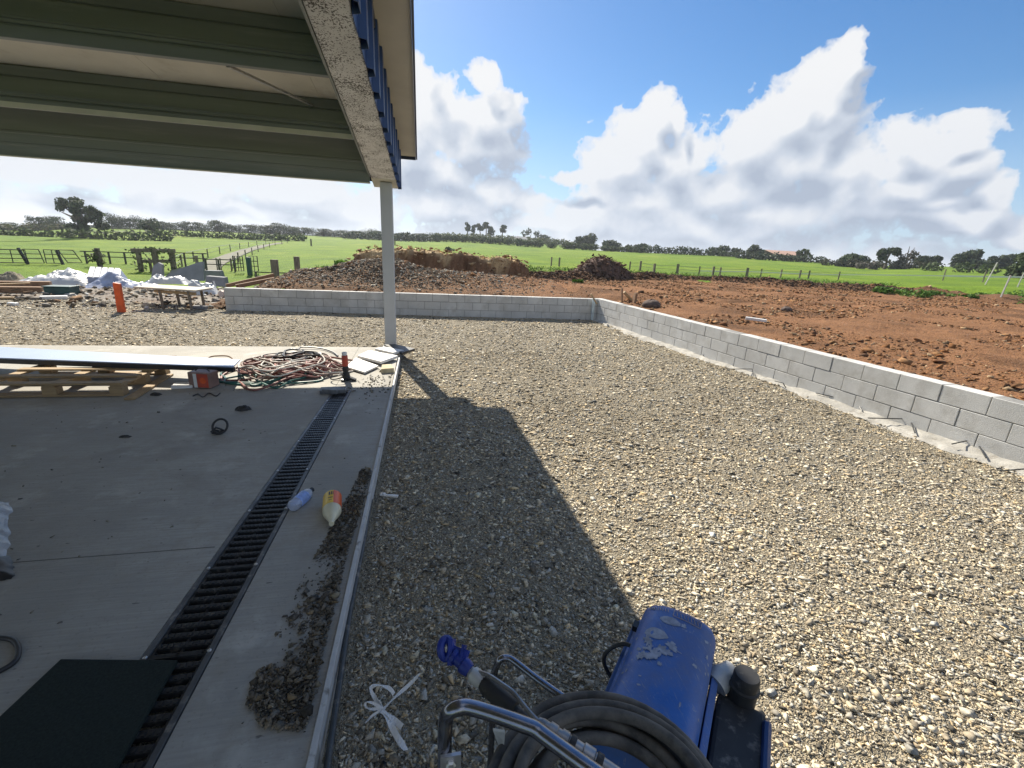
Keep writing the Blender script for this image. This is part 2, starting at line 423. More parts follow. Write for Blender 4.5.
def pasture_z(x, y):
    x = np.asarray(x, float); y = np.asarray(y, float)
    az = np.arctan2(x, y); d = np.hypot(x, y)
    ia = np.clip(np.searchsorted(T_AZ, az)-1, 0, len(T_AZ)-2)
    ta = np.clip((az-T_AZ[ia])/(T_AZ[ia+1]-T_AZ[ia]), 0, 1); ta = ta*ta*(3-2*ta)
    idd = np.clip(np.searchsorted(KD, d)-1, 0, len(KD)-2)
    td = np.clip((d-KD[idd])/(KD[idd+1]-KD[idd]), 0, 1)
    z = (T_Z[ia, idd]*(1-td)+T_Z[ia, idd+1]*td)*(1-ta)+(T_Z[ia+1, idd]*(1-td)+T_Z[ia+1, idd+1]*td)*ta
    return z+.06*fbm(x*.12, y*.12, 3)*np.clip(d/20-.8, 0, 1)
def field(px, d):
    """point on the pasture in the direction of a pixel column, d metres away"""
    row = 251.6+.0496*(px-512); r = ray(px, row); h = math.hypot(r[0], r[1])
    x, y = r[0]/h*d, r[1]/h*d
    return Vector((x, y, float(pasture_z(x, y))))

WA = np.array([-4.50, 11.674]); WC = np.array([4.575, 11.204]); WE = np.array([5.285, 2.645])
wd = (WE-WC)/np.linalg.norm(WE-WC); WN = WE+wd*4.5
ZG = -.09
def right_wall_x(y): return WC[0]+(WC[1]-y)*(WE[0]-WC[0])/(WC[1]-WE[1])
def back_wall_y(x): return WA[1]+(x-WA[0])*(WC[1]-WA[1])/(WC[0]-WA[0])
def ridge_d(x, y): return 19.3+7.2*sstep(.25, .70, np.arctan2(x, y))
def earth_z(x, y):
    x = np.asarray(x, float); y = np.asarray(y, float); d = np.hypot(x, y)
    z = .39+.010*np.clip(d-6, 0, 30)
    z = z+.07*fbm(x*.5, y*.5, 21)+.055*fbm(x*1.7, y*1.7, 22, 4)+.05*np.abs(fbm(x*3.3, y*3.3, 25, 3))
    z = z+.54*np.exp(-((x+.9)/2.7)**2-((y-14.3)/1.35)**2)*(1+.35*fbm(x*1.1, y*1.1, 30))   # rubble mound
    z = z+.22*np.exp(-((x-3.2)/2.2)**2-((y-15)/1.2)**2)
    rid = np.exp(-((d-ridge_d(x, y)-.5*fbm(x*.3, y*.3, 40))/.7)**2)*sstep(1.0, 4, x)*(.20+.16*fbm(x*1.4, y*1.4, 41))     # ridge at the field's edge
    z = z+rid
    nearR = sstep(0, .5, np.abs(x-right_wall_x(y))); nearB = sstep(0, .5, np.abs(y-back_wall_y(x)))
    w = np.where(y > WC[1]-.3, np.minimum(nearB, np.where(x > 4.3, nearR, 1)+0), nearR)
    z = z*w+(1-w)*(.385)
    z = z-.6*(1-sstep(-5.2, -3.4, x))          # runs out to the left
    return z
def build_terrain():
    # pasture: polar sheet to the horizon
    na = 260; ds = np.concatenate([np.linspace(9, 60, 80), np.linspace(62, 260, 100), np.geomspace(270, 4000, 30)])
    az = np.concatenate([np.linspace(-1.25, 1.25, na), np.linspace(1.3, 2*math.pi-1.3, 50)])
    A, DD = np.meshgrid(az, ds); X = DD*np.sin(A); Y = DD*np.cos(A)
    Z = pasture_z(X, Y)
    back = (np.abs(np.arctan2(X, Y)) > 1.27)
    Z = np.where(back, np.minimum(Z, -.3), Z)
    V = np.stack([X, Y, Z], -1).reshape(-1, 3); n = len(az)
    idx = np.arange(len(ds)*n).reshape(len(ds), n)
    a = idx[:-1]; b = idx[1:]; Fc = np.stack([a, np.roll(a, -1, 1), np.roll(b, -1, 1), b], -1).reshape(-1, 4)[:, ::-1]
    o = link('pasture', fast_mesh('pasture', V, Fc, M['pasture'], smooth=True)); tag(o, kind='structure')
    # deep ground under the yard
    mb = MB(); mb.prism([(-40, -40), (40, -40), (40, 11), (-40, 11)], -1.2, -.42); tag(mb.build('subsoil', M['dirt']), kind='structure')
    # gravel yard
    def sheet(name, x0, x1, y0, y1, step, fz, m, keep=None, tint=None):
        xs = np.arange(x0, x1+1e-6, step); ys = np.arange(y0, y1+1e-6, step)
        X, Y = np.meshgrid(xs, ys); Z = fz(X, Y); V = np.stack([X, Y, Z], -1).reshape(-1, 3)
        idx = np.arange(V.shape[0]).reshape(X.shape)
        Fc = np.stack([idx[:-1, :-1], idx[:-1, 1:], idx[1:, 1:], idx[1:, :-1]], -1).reshape(-1, 4)
        if keep is not None:
            k = keep(X.ravel(), Y.ravel()); Fc = Fc[k[Fc].all(1)]
        t = None if tint is None else tint(V[:, 0], V[:, 1])
        o = link(name, fast_mesh(name, V, Fc, m, tint=t, smooth=True)); tag(o, kind='structure'); return o
    sheet('gravel_yard', -22, 7, -4, 13.2, .12, gravel_z, M['gravel_bed'])
    sheet('dirt_yard', -34, -2, 11.0, 19, .12, dirt_z, M['dirt'])
    def keep(x, y): return ((x > right_wall_x(y)+.09) & (y < WC[1]+.1)) | ((y > back_wall_y(x)+.09) & ((y >= WC[1]+.1) | (x < WC[0]))) & (x > -5.4)
    def tint(x, y):
        w = sstep(-5, 7, x+1.6*fbm(x*.4, y*.4, 50)); d = np.hypot(x, y)
        ridge = np.exp(-((d-ridge_d(x, y))/1.1)**2)
        c = np.outer(1-w, [.20, .135, .085])+np.outer(w, [.35, .175, .085])
        mound = np.exp(-((x+1.2)/2.6)**2-((y-14.3)/1.6)**2)
        c = c*(1-.75*mound[:, None])+.75*mound[:, None]*np.array([.17, .145, .115])
        return c*(1-.65*ridge[:, None])+.65*ridge[:, None]*np.array([.085, .055, .04])
    sheet('red_earth', -6, 26, -3, 24, .10, earth_z, M['earth'], keep, tint)
def gravel_z(x, y): return ZG-.012+.026*fbm(np.asarray(x)*.8, np.asarray(y)*.5, 5)+.008*fbm(np.asarray(x)*4, np.asarray(y)*4, 6)
def dirt_z(x, y):
    x = np.asarray(x, float); y = np.asarray(y, float)
    w = sstep(11.2, 13.2, y+.8*fbm(x*.6, y*.6, 60))*sstep(-3.2, -4.9, x)
    w2 = 1-sstep(15.8, 18.2, np.hypot(x*.35, y)+.7*fbm(x*.5, y*.5, 63))
    return -.22+.16*w-.55*(1-w2)+.05*fbm(x*.8, y*.8, 61)+.035*fbm(x*3, y*3, 62)
build_terrain()

# ------------------------------------------------------------------ loose stone
def hulls(k, npts, seed, flat=(1, .8, .5)):
    r = np.random.default_rng(seed); out = []
    for _ in range(k):
        bm = bmesh.new(); p = r.normal(size=(npts, 3)); p /= np.linalg.norm(p, axis=1)[:, None]; p *= r.uniform(.75, 1.1, (npts, 1))
        p *= np.array(flat)*r.uniform(.75, 1.25, 3)
        for q in p: bm.verts.new(q)
        res = bmesh.ops.convex_hull(bm, input=bm.verts)
        bmesh.ops.delete(bm, geom=[e for e in res['geom_interior'] if isinstance(e, bmesh.types.BMVert)], context='VERTS')
        bmesh.ops.triangulate(bm, faces=bm.faces); bm.verts.index_update()
        out.append((np.array([v.co[:] for v in bm.verts]), np.array([[v.index for v in f.verts] for f in bm.faces]))); bm.free()
    return out
HULLS = hulls(18, 7, 5)
def stones(name, pts, size, palette, m, seed=0, parent=None, tiltmax=.6, origin=(0, 0, 0), zs=1.):
    r = np.random.default_rng(seed); n = len(pts); which = r.integers(0, len(HULLS), n)
    Vs = []; Fs = []; Ts = []; off = 0
    pal = np.array(palette); ci = r.integers(0, len(pal), n); cols = pal[ci]*r.uniform(.7, 1.25, (n, 1))*(.84+.32*vnoise(pts[:, 0]*.6+3, pts[:, 1]*.45, 97))[:, None]
    for h, (hv, hf) in enumerate(HULLS):
        k = np.where(which == h)[0]
        if not len(k): continue
        a = r.uniform(0, 2*np.pi, len(k)); ca, sa = np.cos(a), np.sin(a); t = r.normal(0, tiltmax*.5, len(k)); ct, st = np.cos(t), np.sin(t)
        v = hv[None]*size[k][:, None, None]
        x, y, z = v[..., 0], v[..., 1], v[..., 2]*zs
        y, z = y*ct[:, None]-z*st[:, None], y*st[:, None]+z*ct[:, None]
        x, y = x*ca[:, None]-y*sa[:, None], x*sa[:, None]+y*ca[:, None]
        v = np.stack([x, y, z], -1)+pts[k][:, None, :]
        nv = hv.shape[0]; Vs.append(v.reshape(-1, 3)); Fs.append((hf[None]+(np.arange(len(k))*nv)[:, None, None]+off).reshape(-1, 3)); off += len(k)*nv
        Ts.append(np.repeat(cols[k], nv, 0))
    me = fast_mesh(name, np.concatenate(Vs), np.concatenate(Fs), m, tint=np.concatenate(Ts), origin=origin)
    return link(name, me, parent, origin)
PAL_G = [(0.596, 0.494, 0.336), (0.668, 0.561, 0.392), (0.483, 0.406, 0.291), (0.553, 0.493, 0.383), (0.738, 0.657, 0.472), (0.312, 0.264, 0.191), (0.454, 0.361, 0.239), (0.604, 0.463, 0.273), (0.5, 0.46, 0.373), (0.197, 0.169, 0.126), (0.713, 0.628, 0.472), (0.405, 0.37, 0.305), (0.413, 0.398, 0.35), (0.526, 0.504, 0.439), (0.112, 0.101, 0.081)]
def inpoly(x, y, poly):
    c = np.zeros(len(x), bool); n = len(poly)
    for i in range(n):
        x1, y1 = poly[i][:2]; x2, y2 = poly[(i+1) % n][:2]
        if y1 == y2: continue
        c ^= ((y1 > y) != (y2 > y)) & (x < (x2-x1)*(y-y1)/(y2-y1)+x1)
    return c
SLAB_X = -.335; SLAB_Y = 7.16
def gravel():
    P_, S_ = [], []
    def zone(x0, x1, y0, y1, dens, s0, s1):
        n = int((x1-x0)*(y1-y0)*dens); x = RNG.uniform(x0, x1, n); y = RNG.uniform(y0, y1, n)
        ok = ((x > SLAB_X+.05) | (y > SLAB_Y+.05)) & (x < right_wall_x(y)-.05) & ~((y > back_wall_y(x)-.05) & (x > WA[0]))
        # visible wedge only
        p = np.stack([x, y, np.full(n, ZG-H)], 1)@RM; pxx = 512+F*p[:, 0]/p[:, 2]; pyy = 384+F*p[:, 1]/p[:, 2]
        ok &= (p[:, 2] > .2) & (pxx > -140) & (pxx < 1170) & (pyy < 900)
        ok &= RNG.uniform(0, 1, n) < .60+.40*sstep(.36, .60, .6*vnoise(x*.75+y*.2, y*.55, 77)+.4*vnoise(x*2.6, y*2.6, 78))
        x, y = x[ok], y[ok]; s = s0*np.exp(RNG.normal(0, .5, len(x))); s = np.clip(s, s0*.4, s1)
        P_.append(np.stack([x, y, gravel_z(x, y)+s*.12], 1)); S_.append(s)
    zone(-.6, 5.4, .2, 2.6, 11500, .0084, .038)
    zone(-.6, 5.4, 2.6, 4.6, 5600, .0104, .042)
    zone(-.6, 5.3, 4.6, 7.3, 2700, .0132, .045)
    zone(-12, 5.0, 7.1, 10, 950, .0165, .05)
    zone(-16, 4.8, 10, 13, 420, .021, .06)
    o = stones('gravel_stones', np.concatenate(P_), np.concatenate(S_), PAL_G, M['stone'], 3, tiltmax=.45, zs=.62); tag(o, kind='stuff')
    # few larger rocks in it
gravel()
def earth_clods():
    n = 80000; x = RNG.uniform(-5, 22, n); y = RNG.uniform(2, 21, n)
    ok = ((x > right_wall_x(y)+.2) & (y < WC[1]+.1)) | ((y > back_wall_y(x)+.2) & ((y >= WC[1]+.1) | (x < WC[0]))); ok &= np.hypot(x, y) < ridge_d(x, y)+1
    ok &= (vnoise(x*.9, y*.9, 70) > .42)
    x, y = x[ok], y[ok]; s = np.clip(.023*np.exp(RNG.normal(0, .6, len(x))), .009, .13)
    o = stones('earth_clods', np.stack([x, y, earth_z(x, y)+s*.1], 1), s, [(.25, .12, .052), (.18, .088, .045), (.30, .17, .085), (.12, .072, .046), (.36, .26, .16), (.25, .13, .06)], M['clod'], 8)
    tag(o, kind='stuff')
    n = 18000; x = RNG.normal(-1.1, 2.2, n); y = RNG.normal(14.0, 1.2, n)
    ok = (y > back_wall_y(x)+.3) & (x > -4.6); x, y = x[ok], y[ok]; s = np.clip(.024*np.exp(RNG.normal(0, .5, len(x))), .010, .09)
    o = stones('rubble_stones', np.stack([x, y, earth_z(x, y)+s*.2], 1), s, [(.30, .27, .22), (.22, .19, .15), (.38, .35, .30), (.25, .17, .11), (.16, .13, .10)], M['clod'], 9); tag(o, kind='stuff')
    # ridge of turned dark soil
    n = 9000; a = RNG.uniform(.05, .92, n); d = RNG.normal(0, .65, n)+ridge_d(np.sin(a), np.cos(a)); x = d*np.sin(a); y = d*np.cos(a); s = np.clip(.05*np.exp(RNG.normal(0, .45, n)), .02, .16)
    o = stones('turned_soil', np.stack([x, y, earth_z(x, y)+s*.2], 1), s, [(.085, .055, .04), (.12, .075, .05), (.16, .10, .06), (.06, .045, .035)], M['clod'], 10); tag(o, kind='stuff')
    n = 5200; x = RNG.uniform(-20, -4.2, n); y = RNG.uniform(11.5, 18, n); s = np.clip(.042*np.exp(RNG.normal(0, .65, n)), .012, .17)
    o = stones('yard_rubble', np.stack([x, y, np.maximum(dirt_z(x, y), gravel_z(x, y)-(y > 13.2))+s*.2], 1), s, [(.24, .22, .19), (.33, .31, .27), (.16, .12, .08), (.2, .13, .08), (.4, .38, .34), (.1, .09, .08), (.6, .59, .56), (.12, .1, .07)], M['clod'], 12); tag(o, kind='stuff')
earth_clods()

# ------------------------------------------------------------------ slab, drain, edge strip
CL = [P(330, 395), P(349, 395)]; CN = [P(140, 660), P(203, 672)]
def lerp_at_y(a, b, y): t = (y-a.y)/(b.y-a.y); return a.x+(b.x-a.x)*t
def chL(y): return lerp_at_y(CN[0], CL[0], y)
def chR(y): return lerp_at_y(CN[1], CL[1], y)
CY1 = 4.93; CY0 = -1.
def slab():
    mb = MB(); zb = -.35
    e = .004
    mb.prism([(-18, -2.5), (chL(CY0)-e, -2.5), (chL(CY0)-e, CY0), (chL(CY1)-e, CY1), (chL(CY1)-e, SLAB_Y), (-18, SLAB_Y)], zb, 0)
    mb.prism([(chL(CY0), -2.5), (SLAB_X, -2.5), (SLAB_X, CY0), (chR(CY0), CY0), (chL(CY0), CY0)], zb, 0)
    mb.prism([(chR(CY0)+e, CY0), (SLAB_X, CY0), (SLAB_X, CY1), (chR(CY1)+e, CY1)], zb, 0)
    mb.prism([(chL(CY1), CY1), (SLAB_X, CY1), (SLAB_X, SLAB_Y), (chL(CY1), SLAB_Y)], zb, 0)
    mb.prism([(chL(CY0), CY0), (chR(CY0), CY0), (chR(CY1), CY1), (chL(CY1), CY1)], zb, -.13)
    o = mb.build('concrete_slab', M['slab'], origin=(0, 0, 0)); tag(o, kind='structure')
    # saw-cut joints
    j = MB(); a = P(0, 565); b = P(215, 547)
    j.bar((a.x-3, a.y, .0), (chL(b.y)-.03, b.y, .0), .0035, .003)
    tag(j.build('slab_joint', mat('joint_grime', (.13, .125, .11), .9)), kind='structure')
slab()
def drain():
    y0, y1 = .3, CY1-.02
    root = thing('channel_drain', ((chL(2.5)+chR(2.5))/2, 2.5, 0), 'long black slotted channel drain set into the concrete slab', 'drain')
    fr = MB()
    for f, s in ((chL, 1), (chR, -1)):
        fr.bar((f(y0)+s*.012, y0, -.004), (f(y1)+s*.012, y1, -.004), .022, .014)
    fr.build('drain_frame', M['gframe'], root, bevel=.002)
    g = MB(); y = y0; k = 0; p = .05
    while y < y1-.02:
        xl, xr = chL(y)+.026, chR(y)-.026
        g.box(((xl+xr)/2, y, -.012), (xr-xl, .025, .02))
        nb = 9
        for q in range(nb):                                  # anti-slip studs on each bar
            g.box((xl+(q+.5)/nb*(xr-xl), y, -.0005), ((xr-xl)/nb*.5, .018, .005))
        k += 1; y += p
    for s in (.03,):
        g.bar((chL(y0)+.028, y0, -.012), (chL(y1)+.028, y1, -.012), .012, .016); g.bar((chR(y0)-.028, y0, -.012), (chR(y1)-.028, y1, -.012), .012, .016)
        g.bar(((chL(y0)+chR(y0))/2, y0, -.016), ((chL(y1)+chR(y1))/2, y1, -.016), .008, .016)
    y = y0+.25
    while y < y1: g.box(((chL(y)+chR(y))/2, y, -.008), (chR(y)-chL(y)-.05, .02, .02)); y += .5
    g.build('grate', M['iron'], root)
    y = y0+.25
    while y < y1:
        for x in (chL(y)+.016, chR(y)-.016):
            b = MB(); b.lathe([(0, .0075), (.005, .0075), (.007, .005), (.007, 0)], (x, y, .002), (0, 0, 1), 10); b.build('bolt', M['bolt'], root)
        y += .5
drain()
def strip():
    a = P(399, 360); b = P(310, 768); a.y += .1; d = (b-a).normalized(); b = b+d*1.2
    mb = MB()
    n = 24
    for i in range(n):
        p = a+(b-a)*(i/n); q = a+(b-a)*((i+1)/n)
        w0 = .003*math.sin(i*1.7); w1 = .003*math.sin((i+1)*1.7)
    pts = []
    mb.bar(a+Vector((0, 0, -.035)), b+Vector((0, 0, -.035)), .021, .10)
    o = mb.build('edge_board', M['strip'], bevel=.003); tag(o, 'long pale formwork board standing along the edge of the slab', 'board')
    mb = MB(); a2 = P(350, 612, -.045); b2 = P(327, 768, -.045); a3 = P(371, 500, -.055)
    mb.tube([a3, (a3+a2)/2+Vector((.004, 0, .0)), a2, b2, b2+(b2-a2)], .012, 10)
    tag(mb.build('conduit_pipe', M['dkpipe'], smooth=True), 'thin dark conduit lying in the gravel beside the pale edge board', 'pipe')
strip()
def spill():
    wp = [(362, 470), (330, 530), (296, 590), (262, 668), (246, 700), (262, 728), (306, 733), (322, 660), (346, 560), (374, 470)]
    poly = [P(*q)[:2] for q in wp]; n = 19000; xs = [q[0] for q in poly]; ys = [q[1] for q in poly]
    x = RNG.uniform(min(xs), max(xs), n); y = RNG.uniform(min(ys), max(ys), n); ok = inpoly(x, y, poly); ok &= x < SLAB_X-.02
    hp = P(288, 690); d2 = np.hypot((x-hp.x)/.13, (y-hp.y)/.16)
    dens = .04+.96*sstep(.36, .95, .7*vnoise(x*8, y*8, 81)+.25*vnoise(x*30, y*30, 82)+.5*np.exp(-d2**2)+.38*sstep(-.56, -.36, x))
    ok &= RNG.uniform(0, 1, n) < dens; x, y, d2 = x[ok], y[ok], d2[ok]
    s = np.clip(.0062*np.exp(RNG.normal(0, .55, len(x))), .0025, .028)
    z = s*.3+.018*np.exp(-d2**2)*RNG.uniform(0, 1, len(x))+.016*sstep(-.46, -.36, x)*RNG.uniform(0, 1, len(x))
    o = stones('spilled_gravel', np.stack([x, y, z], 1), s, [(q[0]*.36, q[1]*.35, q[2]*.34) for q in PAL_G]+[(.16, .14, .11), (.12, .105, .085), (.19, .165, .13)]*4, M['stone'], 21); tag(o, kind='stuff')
    # scattered crumbs near the post and over the slab
    n = 500; c = P(375, 383); x = RNG.normal(c.x, .12, 180); y = RNG.normal(c.y, .25, 180); x = np.minimum(x, SLAB_X-.03)
    x2 = RNG.uniform(-3.5, -.4, 260); y2 = RNG.uniform(1, 5.5, 260); ok = ~((x2 > -1.1) & (x2 < -.7)); x2, y2 = x2[ok], y2[ok]
    x = np.concatenate([x, x2]); y = np.concatenate([y, y2]); s = np.clip(.007*np.exp(RNG.normal(0, .5, len(x))), .003, .02); s[:180] *= 1.6
    o = stones('gravel_crumbs', np.stack([x, y, s*.3], 1), s, [(.2, .18, .14), (.3, .27, .2), (.12, .11, .1)], M['stone'], 22); tag(o, kind='stuff')
spill()

# ------------------------------------------------------------------ block walls
def block_wall(name, a, b, ztop_a, ztop_b, label, side, foot=True, joint=False):
    a = np.array(a); b = np.array(b); L = np.linalg.norm(b-a); t = (b-a)/L; nrm = np.array([-t[1], t[0]])*side   # away from the yard
    root = thing(name, (*((a+b)/2), ZG), label, 'wall')
    th = .19; cl, ch = .40, .19; g = .009
    def pt(s, off, dz):                                  # dz measured down from top
        zt = ztop_a+(ztop_b-ztop_a)*s/L; p = a+t*s+nrm*off; return (p[0], p[1], zt-dz)
    mb = MB(); me = MB()
    for c in range(4):
        s = -(.2 if c % 2 else 0.)
        while s < L-.01:
            s0, s1 = max(0, s)+g/2, min(L, s+cl)-g/2
            if s1-s0 > .03:
                j = .0025*random.uniform(-1, 1); j2 = .002*random.uniform(-1, 1)
                d0, d1 = c*ch+g/2+j2, (c+1)*ch-g/2+j2
                q = [pt(s0, j, d1), pt(s1, j, d1), pt(s1, th+j, d1), pt(s0, th+j, d1), pt(s0, j, d0), pt(s1, j, d0), pt(s1, th+j, d0), pt(s0, th+j, d0)]
                if side < 0: q = [q[3], q[2], q[1], q[0], q[7], q[6], q[5], q[4]]
                mb.hull8(q)
            s += cl
    q = [pt(.004, .009, 4*ch), pt(L-.004, .009, 4*ch), pt(L-.004, th-.006, 4*ch), pt(.004, th-.006, 4*ch), pt(.004, .009, .006), pt(L-.004, .009, .006), pt(L-.004, th-.006, .006), pt(.004, th-.006, .006)]
    if side < 0: q = [q[3], q[2], q[1], q[0], q[7], q[6], q[5], q[4]]
    me.hull8(q)
    mb.build('block_courses', M['block'], root, bevel=.004); me.build('mortar_core', M['mortar'], root)
    if foot:
        f = MB(); nu = int(L/.08)
        def fn(u, v):
            s = u*L; w = .20+.16*float(fbm(s*1.3, 3, 90))+.10*float(fbm(s*6, 5, 91))
            off = -.001-w*v; z = ZG+.012-.04*v**2+.034*float(fbm(s*4, v*3, 92))
            p = a+t*s+nrm*off; return (p[0], p[1], z)
        f.grid(fn, nu, 6); f.build('footing', M['footing'], root, smooth=True)
    return root
block_wall('back_block_wall', WA, WC, .415, .455, 'low grey block wall crossing the back of the gravel yard', 1, foot=False)
block_wall('side_block_wall', WC-wd*.19+np.array([.003, .0]), WN, .46, .445, 'long sunlit block wall running along the right of the gravel', 1)
def corner_strip():
    mb = MB(); a = Q(594, 301, 11.12); mb.box((a.x, 11.13, .19), (.07, .03, .56)); tag(mb.build('joint_strip', mat('pale_joint_strip', (.5, .58, .6), .6), bevel=.004), 'pale upright strip in the inner corner where the block walls meet', 'strip')
corner_strip()
def rebar():
    L = [[(723, 369), (752, 369), (754, 376)], [(775, 381), (783, 383), (786, 388)], [(816, 393), (857, 402), (862, 411)], [(868, 418), (910, 419), (915, 433)], [(952, 444), (975, 439), (986, 458)], [(1000, 471), (1024, 469), (1040, 472)], [(690, 349), (702, 351), (706, 356)]]
    for k, l in enumerate(L):
        mb = MB(); p = [P(*l[0], -.05), P(*l[1], -.02), P(*l[2], -.075)]
        p[2] = Vector((min(p[2].x, right_wall_x(p[2].y)-.02), p[2].y, p[2].z))
        pts = []
        for i in range(2):
            for q in range(6): pts.append(p[i].lerp(p[i+1], q/6))
        pts.append(p[2]); mb.tube(pts, .006, 6)
        tag(mb.build('bent_rebar', M['iron']), 'short dark bent bar sticking out of the footing below the sunlit block wall', 'rebar', 'bent bars along the wall footing')
rebar()

# ------------------------------------------------------------------ canopy
BS = .1206                                           # fall of the roof towards the field
def zr(y, c=.90, y0=7.45): return H+c+BS*(y0-y)      # underside of the beam
def canopy():
    root = thing('canopy_roof', (-.5, 7.48, 0), 'open steel canopy roof on a pale post over the slab', 'canopy')
    p = MB(); w = .175
    p.box((-.486, 7.485, (zr(7.485)-.15)/2), (w, w, zr(7.485)+.146)); p.build('post', M['post'], root, bevel=.012)
    bp = MB(); bp.box((-.486, 7.485, -.075), (.26, .26, .016)); bp.build('base_plate', M['gframe'], root)
    # edge beam, measured corners
    yb0, yb1 = -4.0, 7.78
    def xr(y): return -.335-(7.4-y)*.0172
    b = MB(); hgt = .33
    q = [(-.68, yb0, zr(yb0)), (xr(yb0), yb0, zr(yb0)), (xr(yb1), yb1, zr(yb1)), (-.68, yb1, zr(yb1))]
    ycap = 7.30
    q = [(-.68, yb0, zr(yb0)), (xr(yb0), yb0, zr(yb0)), (xr(ycap), ycap, zr(ycap)), (-.68, ycap, zr(ycap))]
    b.hull8(q+[(x, y, z+hgt) for x, y, z in q]); b.build('edge_beam', M['beam'], root, bevel=.006)
    c = MB(); q = [(-.685, ycap+.002, zr(ycap)-.004), (xr(ycap)+.004, ycap+.002, zr(ycap)-.004), (xr(yb1)+.004, yb1, zr(yb1)-.004), (-.685, yb1, zr(yb1)-.004)]
    c.hull8(q+[(x, y, z+hgt) for x, y, z in q]); c.build('beam_end', M['lip'], root, bevel=.004)
    fl = MB(); fl.bar((-.693, yb0, zr(yb0)+.02), (-.693, 7.2, zr(7.2)+.02), .02, .05); fl.build('beam_flange', M['purlin'], root)
    # purlins
    XL = -14.0; XE = -.685
    def top(y): return H+1.515+BS*(5.93-y)
    def purlin(y, zb, zt, mname, nm, ribs):
        # folded sheet profile facing the camera, ribs pressed in along its length
        prof = [(0.06, zb+.02), (0.06, zb), (0., zb)]; n = 4; hh = zt-zb
        for f, dd in ribs: prof += [(0, zb+hh*(f-.02)), (dd, zb+hh*(f-.005)), (dd, zb+hh*(f+.025)), (0, zb+hh*(f+.04))]
        prof += [(0, zt-.004), (.07, zt-.004)]
        mb = MB(); back = [(a+.003, z) for a, z in prof]
        for i in range(len(prof)-1):
            (a0, z0), (a1, z1) = prof[i], prof[i+1]
            mb.add([(XL, y+a0, z0), (XE, y+a0, z0), (XE, y+a1, z1), (XL, y+a1, z1)], [(0, 1, 2, 3)])
        o = mb.build(nm, M[mname], root)
        md = o.modifiers.new('solid', 'SOLIDIFY'); md.thickness = .003; md.offset = 1
        return o
    hb = .066
    for y in (5.927, 4.486, 3.05, 1.6, .15, -1.3):
        zb = zr(y)+hb; zt = top(y)
        purlin(y, zb, zt, 'purlin', 'purlin', ((.22, .012), (.34, -.01), (.72, .012)))
    l = MB(); y = 5.927; zb = zr(y)+hb; l.box(((XL+XE)/2, y-.004, zb+.014), (XE-XL, .006, .05)); l.build('purlin_lip', M['lip'], root)
    yf = 7.13; purlin(yf, H+.1169*yf, top(yf), 'purlin', 'front_fascia', ((.25, -.008), (.5, -.008)))
    lip = MB(); lip.box(((XL+XE)/2, yf-.012, H+.1169*yf-.004), (XE-XL, .04, .012)); lip.build('fascia_lip', M['lip'], root)
    yf = 7.85; fr = MB(); fr.box(((XL-.3)/2-.2, yf+.02, H+.1169*yf+.22), (-XL-.5, .03, .38)); fr.build('outer_fascia', M['navy'], root)  # hidden behind front_fascia; top raised to stop light passing the sheet end
    # roof sheet underside with faint laps
    s = MB(); x = XL; wd_ = .76; k = 0
    while x < -.34:
        x1 = min(x+wd_, -.34); dz = .003*(k % 2)
        q = [(x, -4, top(-4)+.006+dz), (x1, -4, top(-4)+.006+dz), (x1, 7.853, top(7.853)+.006+dz), (x, 7.853, top(7.853)+.006+dz)]
        s.hull8(q+[(a, b_, z+.03) for a, b_, z in q]); x = x1+.001; k += 1
    s.build('roof_sheet', M['sheet'], root)
    # diagonal tie between purlins
    t = MB(); a = Q(228, 66, 4.6); b2 = Q(312, 105, 5.9); t.bar(a, b2, .035, .02); t.build('diagonal_brace', M['gal'], root)
    cl = MB(); q = [(-.3395, -4, top(-4)+.0), (-.3385, -4, top(-4)), (-.3385, 7.89, top(7.89)), (-.3395, 7.89, top(7.89))]; cl.hull8(q+[(x, y_, z+.14) for x, y_, z in q]); cl.build('light_block_strip', M['navy'], root)  # added strip, blocks sun leaking between roof sheet and overhang
    # overhang beyond the beam
    def oz(y): return H+1.354+BS*(7.9-y)
    o = MB(); q = [(-.338, -4, oz(-4)), (-.05, -4, oz(-4)), (-.05, 7.9, oz(7.9)), (-.338, 7.9, oz(7.9))]
    o.hull8(q+[(x, y, z+.03) for x, y, z in q]); o.build('overhang_soffit', M['soffit'], root)
    e = MB(); q = [(-.05+.002, -4, oz(-4)-.03), (-.028, -4, oz(-4)-.03), (-.028, 7.94, oz(7.94)-.03), (-.048, 7.94, oz(7.94)-.03)]
    e.hull8(q+[(x, y, z+.12) for x, y, z in q]); e.bar((-.34, 7.925, oz(7.92)+.01), (-.052, 7.925, oz(7.92)+.01), .04, .10); e.build('barge_trim', M['navy'], root)
    # ribbed blue cladding on the outer side of the beam
    c = MB(); y = 7.74; pitch = .39
    pts = []
    while y > -3.9:
        b0 = xr(y)+.006
        pts += [(b0, y), (b0+.052, y-.02), (b0+.052, y-.13), (b0, y-.15)]
        y -= pitch
    for i in range(len(pts)-1):
        (x0, y0), (x1, y1) = pts[i], pts[i+1]
        c.add([(x0, y0, zr(y0)-.02), (x1, y1, zr(y1)-.02), (x1, y1, oz(y1)-.002), (x0, y0, oz(y0)-.002)], [(0, 1, 2, 3)])
    ob = c.build('ribbed_cladding', M['blue_clad'], root); md = ob.modifiers.new('solid', 'SOLIDIFY'); md.thickness = .004; md.offset = 0
canopy()

